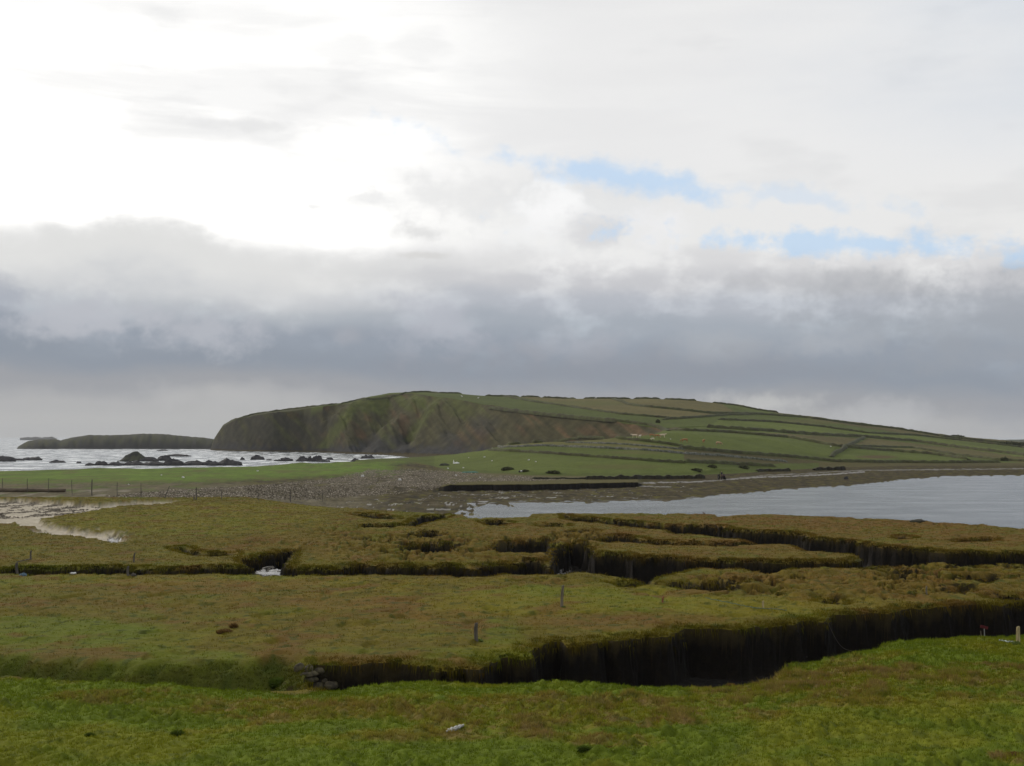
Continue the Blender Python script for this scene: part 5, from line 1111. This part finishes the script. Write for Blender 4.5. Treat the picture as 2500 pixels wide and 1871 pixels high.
cow(1593, 1075, math.pi - .3, .62, 1, MCALF, 'small white calf below the reddish cow')
cow(1592, 1067.5, .1, .9, 1, MTAN, 'reddish cow half hidden behind the small white calf')
cow(1605, 1069, .0, .9, 1, MTAN, 'tan cow in the middle of the close group')
cow(1618, 1069, .05, 1.05, 0, MCREAM, 'cream cow at the right of the close group')
cow(1671, 1081, math.pi, 1.12, 1, MTAN, 'tan cow grazing alone with its head to the left')
cow(1718, 1082, -1.4, .95, 0, MTAN, 'tan cow seen end on, second from the right')
cow(1755, 1088, -.7, 1.1, 1, simple('pale_tan_hide', (.42, .28, .16), .85, .2, 1.5, bump=0), 'pale tan cow, rightmost and lowest of the herd')
# sheep on the upper slope
def sheep_mesh():
    J = {'p': (-.32, 0, .58, .22), 'm': (0, 0, .60, .27), 'c': (.30, 0, .60, .22), 'n': (.48, 0, .72, .11), 'h': (.64, 0, .74, .08), 'z': (.76, 0, .66, .05)}
    Bn = [('p', 'm'), ('m', 'c'), ('c', 'n'), ('n', 'h'), ('h', 'z')]
    for s, t in ((1, 'l'), (-1, 'r')):
        J['a' + t] = (-.30, .11 * s, .34, .06); J['b' + t] = (-.32, .11 * s, 0, .03); J['d' + t] = (.28, .11 * s, .34, .05); J['e' + t] = (.28, .11 * s, 0, .03)
        Bn += [('p', 'a' + t), ('a' + t, 'b' + t), ('c', 'd' + t), ('d' + t, 'e' + t)]
    return skin_mesh('sheep', J, Bn)
SM = sheep_mesh(); SM.materials.append(MWOOL)
for (u, v, rz, l) in ((1454, 974, .3, 'white sheep on the skyline between two wall lengths'), (1128, 970, 2.8, 'left one of two pale sheep near the summit'), (1167, 974, .2, 'right one of two pale sheep near the summit')):
    o = link('sheep', SM); o.location = hit(u, v, starts[9]); o.rotation_euler = (0, 0, rz); o.scale = (1.7,) * 3 if u == 1454 else (1.5,) * 3; tag(o, l, 'sheep', 'sheep near the top of the hill')
# bird on the marsh edge
BM = skin_mesh('bird', {'b': (0, 0, .16, (.07, .07)), 't': (-.20, 0, .14, .025), 'c': (.10, 0, .20, .06), 'h': (.17, 0, .30, .04), 'k': (.26, 0, .29, .012), 'l': (.0, .03, .05, .01), 'f': (.0, .03, 0, .01), 'm': (.0, -.03, .05, .01), 'g': (.0, -.03, 0, .01)}, [('b', 't'), ('b', 'c'), ('c', 'h'), ('h', 'k'), ('b', 'l'), ('l', 'f'), ('b', 'm'), ('m', 'g')])
BM.materials.append(simple('brown_plumage', (.13, .065, .04), .9)); o = link('bird', BM); o.location = hit(1719, 1256); o.rotation_euler = (0, 0, 2.9); tag(o, 'small brown bird standing on the far edge of the marsh', 'bird')

# ------------------------------------------------------------------ tractor and driver on the shore track
tp = hit(1763, 1171, starts[6]); tr_ = empty('tractor', tp, 0.12); tag(tr_, 'small dark tractor driving along the wet shore track', 'tractor')
def wheel(x, y, r, w, name='wheel'):
    V, Fc = [], []; ns = 20
    prof = [(.35, -.5), (.9, -.5), (1.0, -.35), (1.0, .35), (.9, .5), (.35, .5)]
    for i in range(ns):
        a = 2 * math.pi * i / ns; lug = 1.0 + (.03 if i % 2 else -.02)
        for pr, pw in prof: V.append((pw * w, math.cos(a) * r * pr * (lug if pr > .8 else 1), r + math.sin(a) * r * pr * (lug if pr > .8 else 1)))
    k = len(prof)
    for i in range(ns):
        for j in range(k): Fc.append((i * k + j, i * k + (j + 1) % k, ((i + 1) % ns) * k + (j + 1) % k, ((i + 1) % ns) * k + j))
    me = bpy.data.meshes.new('tyre'); me.from_pydata(V, [], Fc); o = link(name, me, MTYRE, tr_); o.location = (x, y, 0)
    h = tube('rim', [(-w * .35, 0, r), (w * .35, 0, r)], r * .36, simple('rim_grey', (.25, .2, .16), .6), o, 12); return o
for s in (-1, 1):
    wheel(.72 * s, .75, .70, .38); wheel(.55 * s, -1.05, .36, .22)
    f_ = link('mudguard', box_mesh('mudguard', .36, .9, .06, .02, (.68 * s, .75, 1.46)), MTRAC, tr_)
link('bonnet', box_mesh('bonnet', .58, 1.5, .62, .09, (0, -.75, 1.10)), MTRAC, tr_)
link('chassis', box_mesh('chassis', .42, 2.3, .35, .04, (0, -.2, .62)), MTYRE, tr_)
link('front_axle', box_mesh('front_axle', 1.0, .14, .14, .02, (0, -1.05, .40)), MTYRE, tr_)
link('seat', box_mesh('seat', .45, .4, .12, .04, (0, .6, 1.22)), MTYRE, tr_)
for s in (-1, 1): tube('roll_bar', [(.42 * s, .95, 1.0), (.42 * s, 1.0, 2.05), (0, 1.0, 2.12)], .035, MTYRE, tr_)
for s in (-1, 1):
    hl = link('headlight', box_mesh('headlight', .14, .06, .12, .02, (.2 * s, -1.52, 1.22)), simple('lamp_glass', (.5, .5, .45), .3), tr_)
J = {'hip': (0, .6, 1.36, .17), 'chest': (0, .55, 1.72, .19), 'neck': (0, .52, 1.95, .07), 'head': (0, .50, 2.06, .10), 'crown': (0, .50, 2.17, .09)}
Bn = [('hip', 'chest'), ('chest', 'neck'), ('neck', 'head'), ('head', 'crown')]
for s, t in ((1, 'l'), (-1, 'r')):
    J['kn' + t] = (.16 * s, .15, 1.32, .09); J['ft' + t] = (.18 * s, .02, .92, .06); J['sh' + t] = (.22 * s, .54, 1.82, .08); J['eb' + t] = (.30 * s, .34, 1.58, .055); J['ha' + t] = (.15 * s, .10, 1.56, .045)
    Bn += [('hip', 'kn' + t), ('kn' + t, 'ft' + t), ('chest', 'sh' + t), ('sh' + t, 'eb' + t), ('eb' + t, 'ha' + t)]
pm = skin_mesh('person', J, Bn); pm.materials.append(MCOAT); pm.materials.append(MSKIN)
for f_ in pm.polygons:
    if f_.center.z > 1.97: f_.material_index = 1
o = link('person', pm); o.location = tp; o.rotation_euler = (0, 0, .12); tag(o, 'bareheaded driver in a dark coat sitting on the tractor', 'person')
tube('steering_column', [(0, -.05, 1.35), (0, .14, 1.55)], .03, MTYRE, tr_)

# ------------------------------------------------------------------ sea air
HZM, N_ = mat_new('sea_air')
pv = N_.new('ShaderNodeVolumePrincipled'); pv.inputs['Color'].default_value = (.86, .88, .92, 1); pv.inputs['Density'].default_value = .00005
oo = N_.new('ShaderNodeOutputMaterial'); N_.l.new(pv.outputs[0], oo.inputs['Volume'])
me = box_mesh('haze', 14000, 7000, 75, 0, (0, 3200, 28)); hz = link('haze', me, HZM); tag(hz, 'thin pale sea air between the shore and the hill', 'haze', kind='stuff')
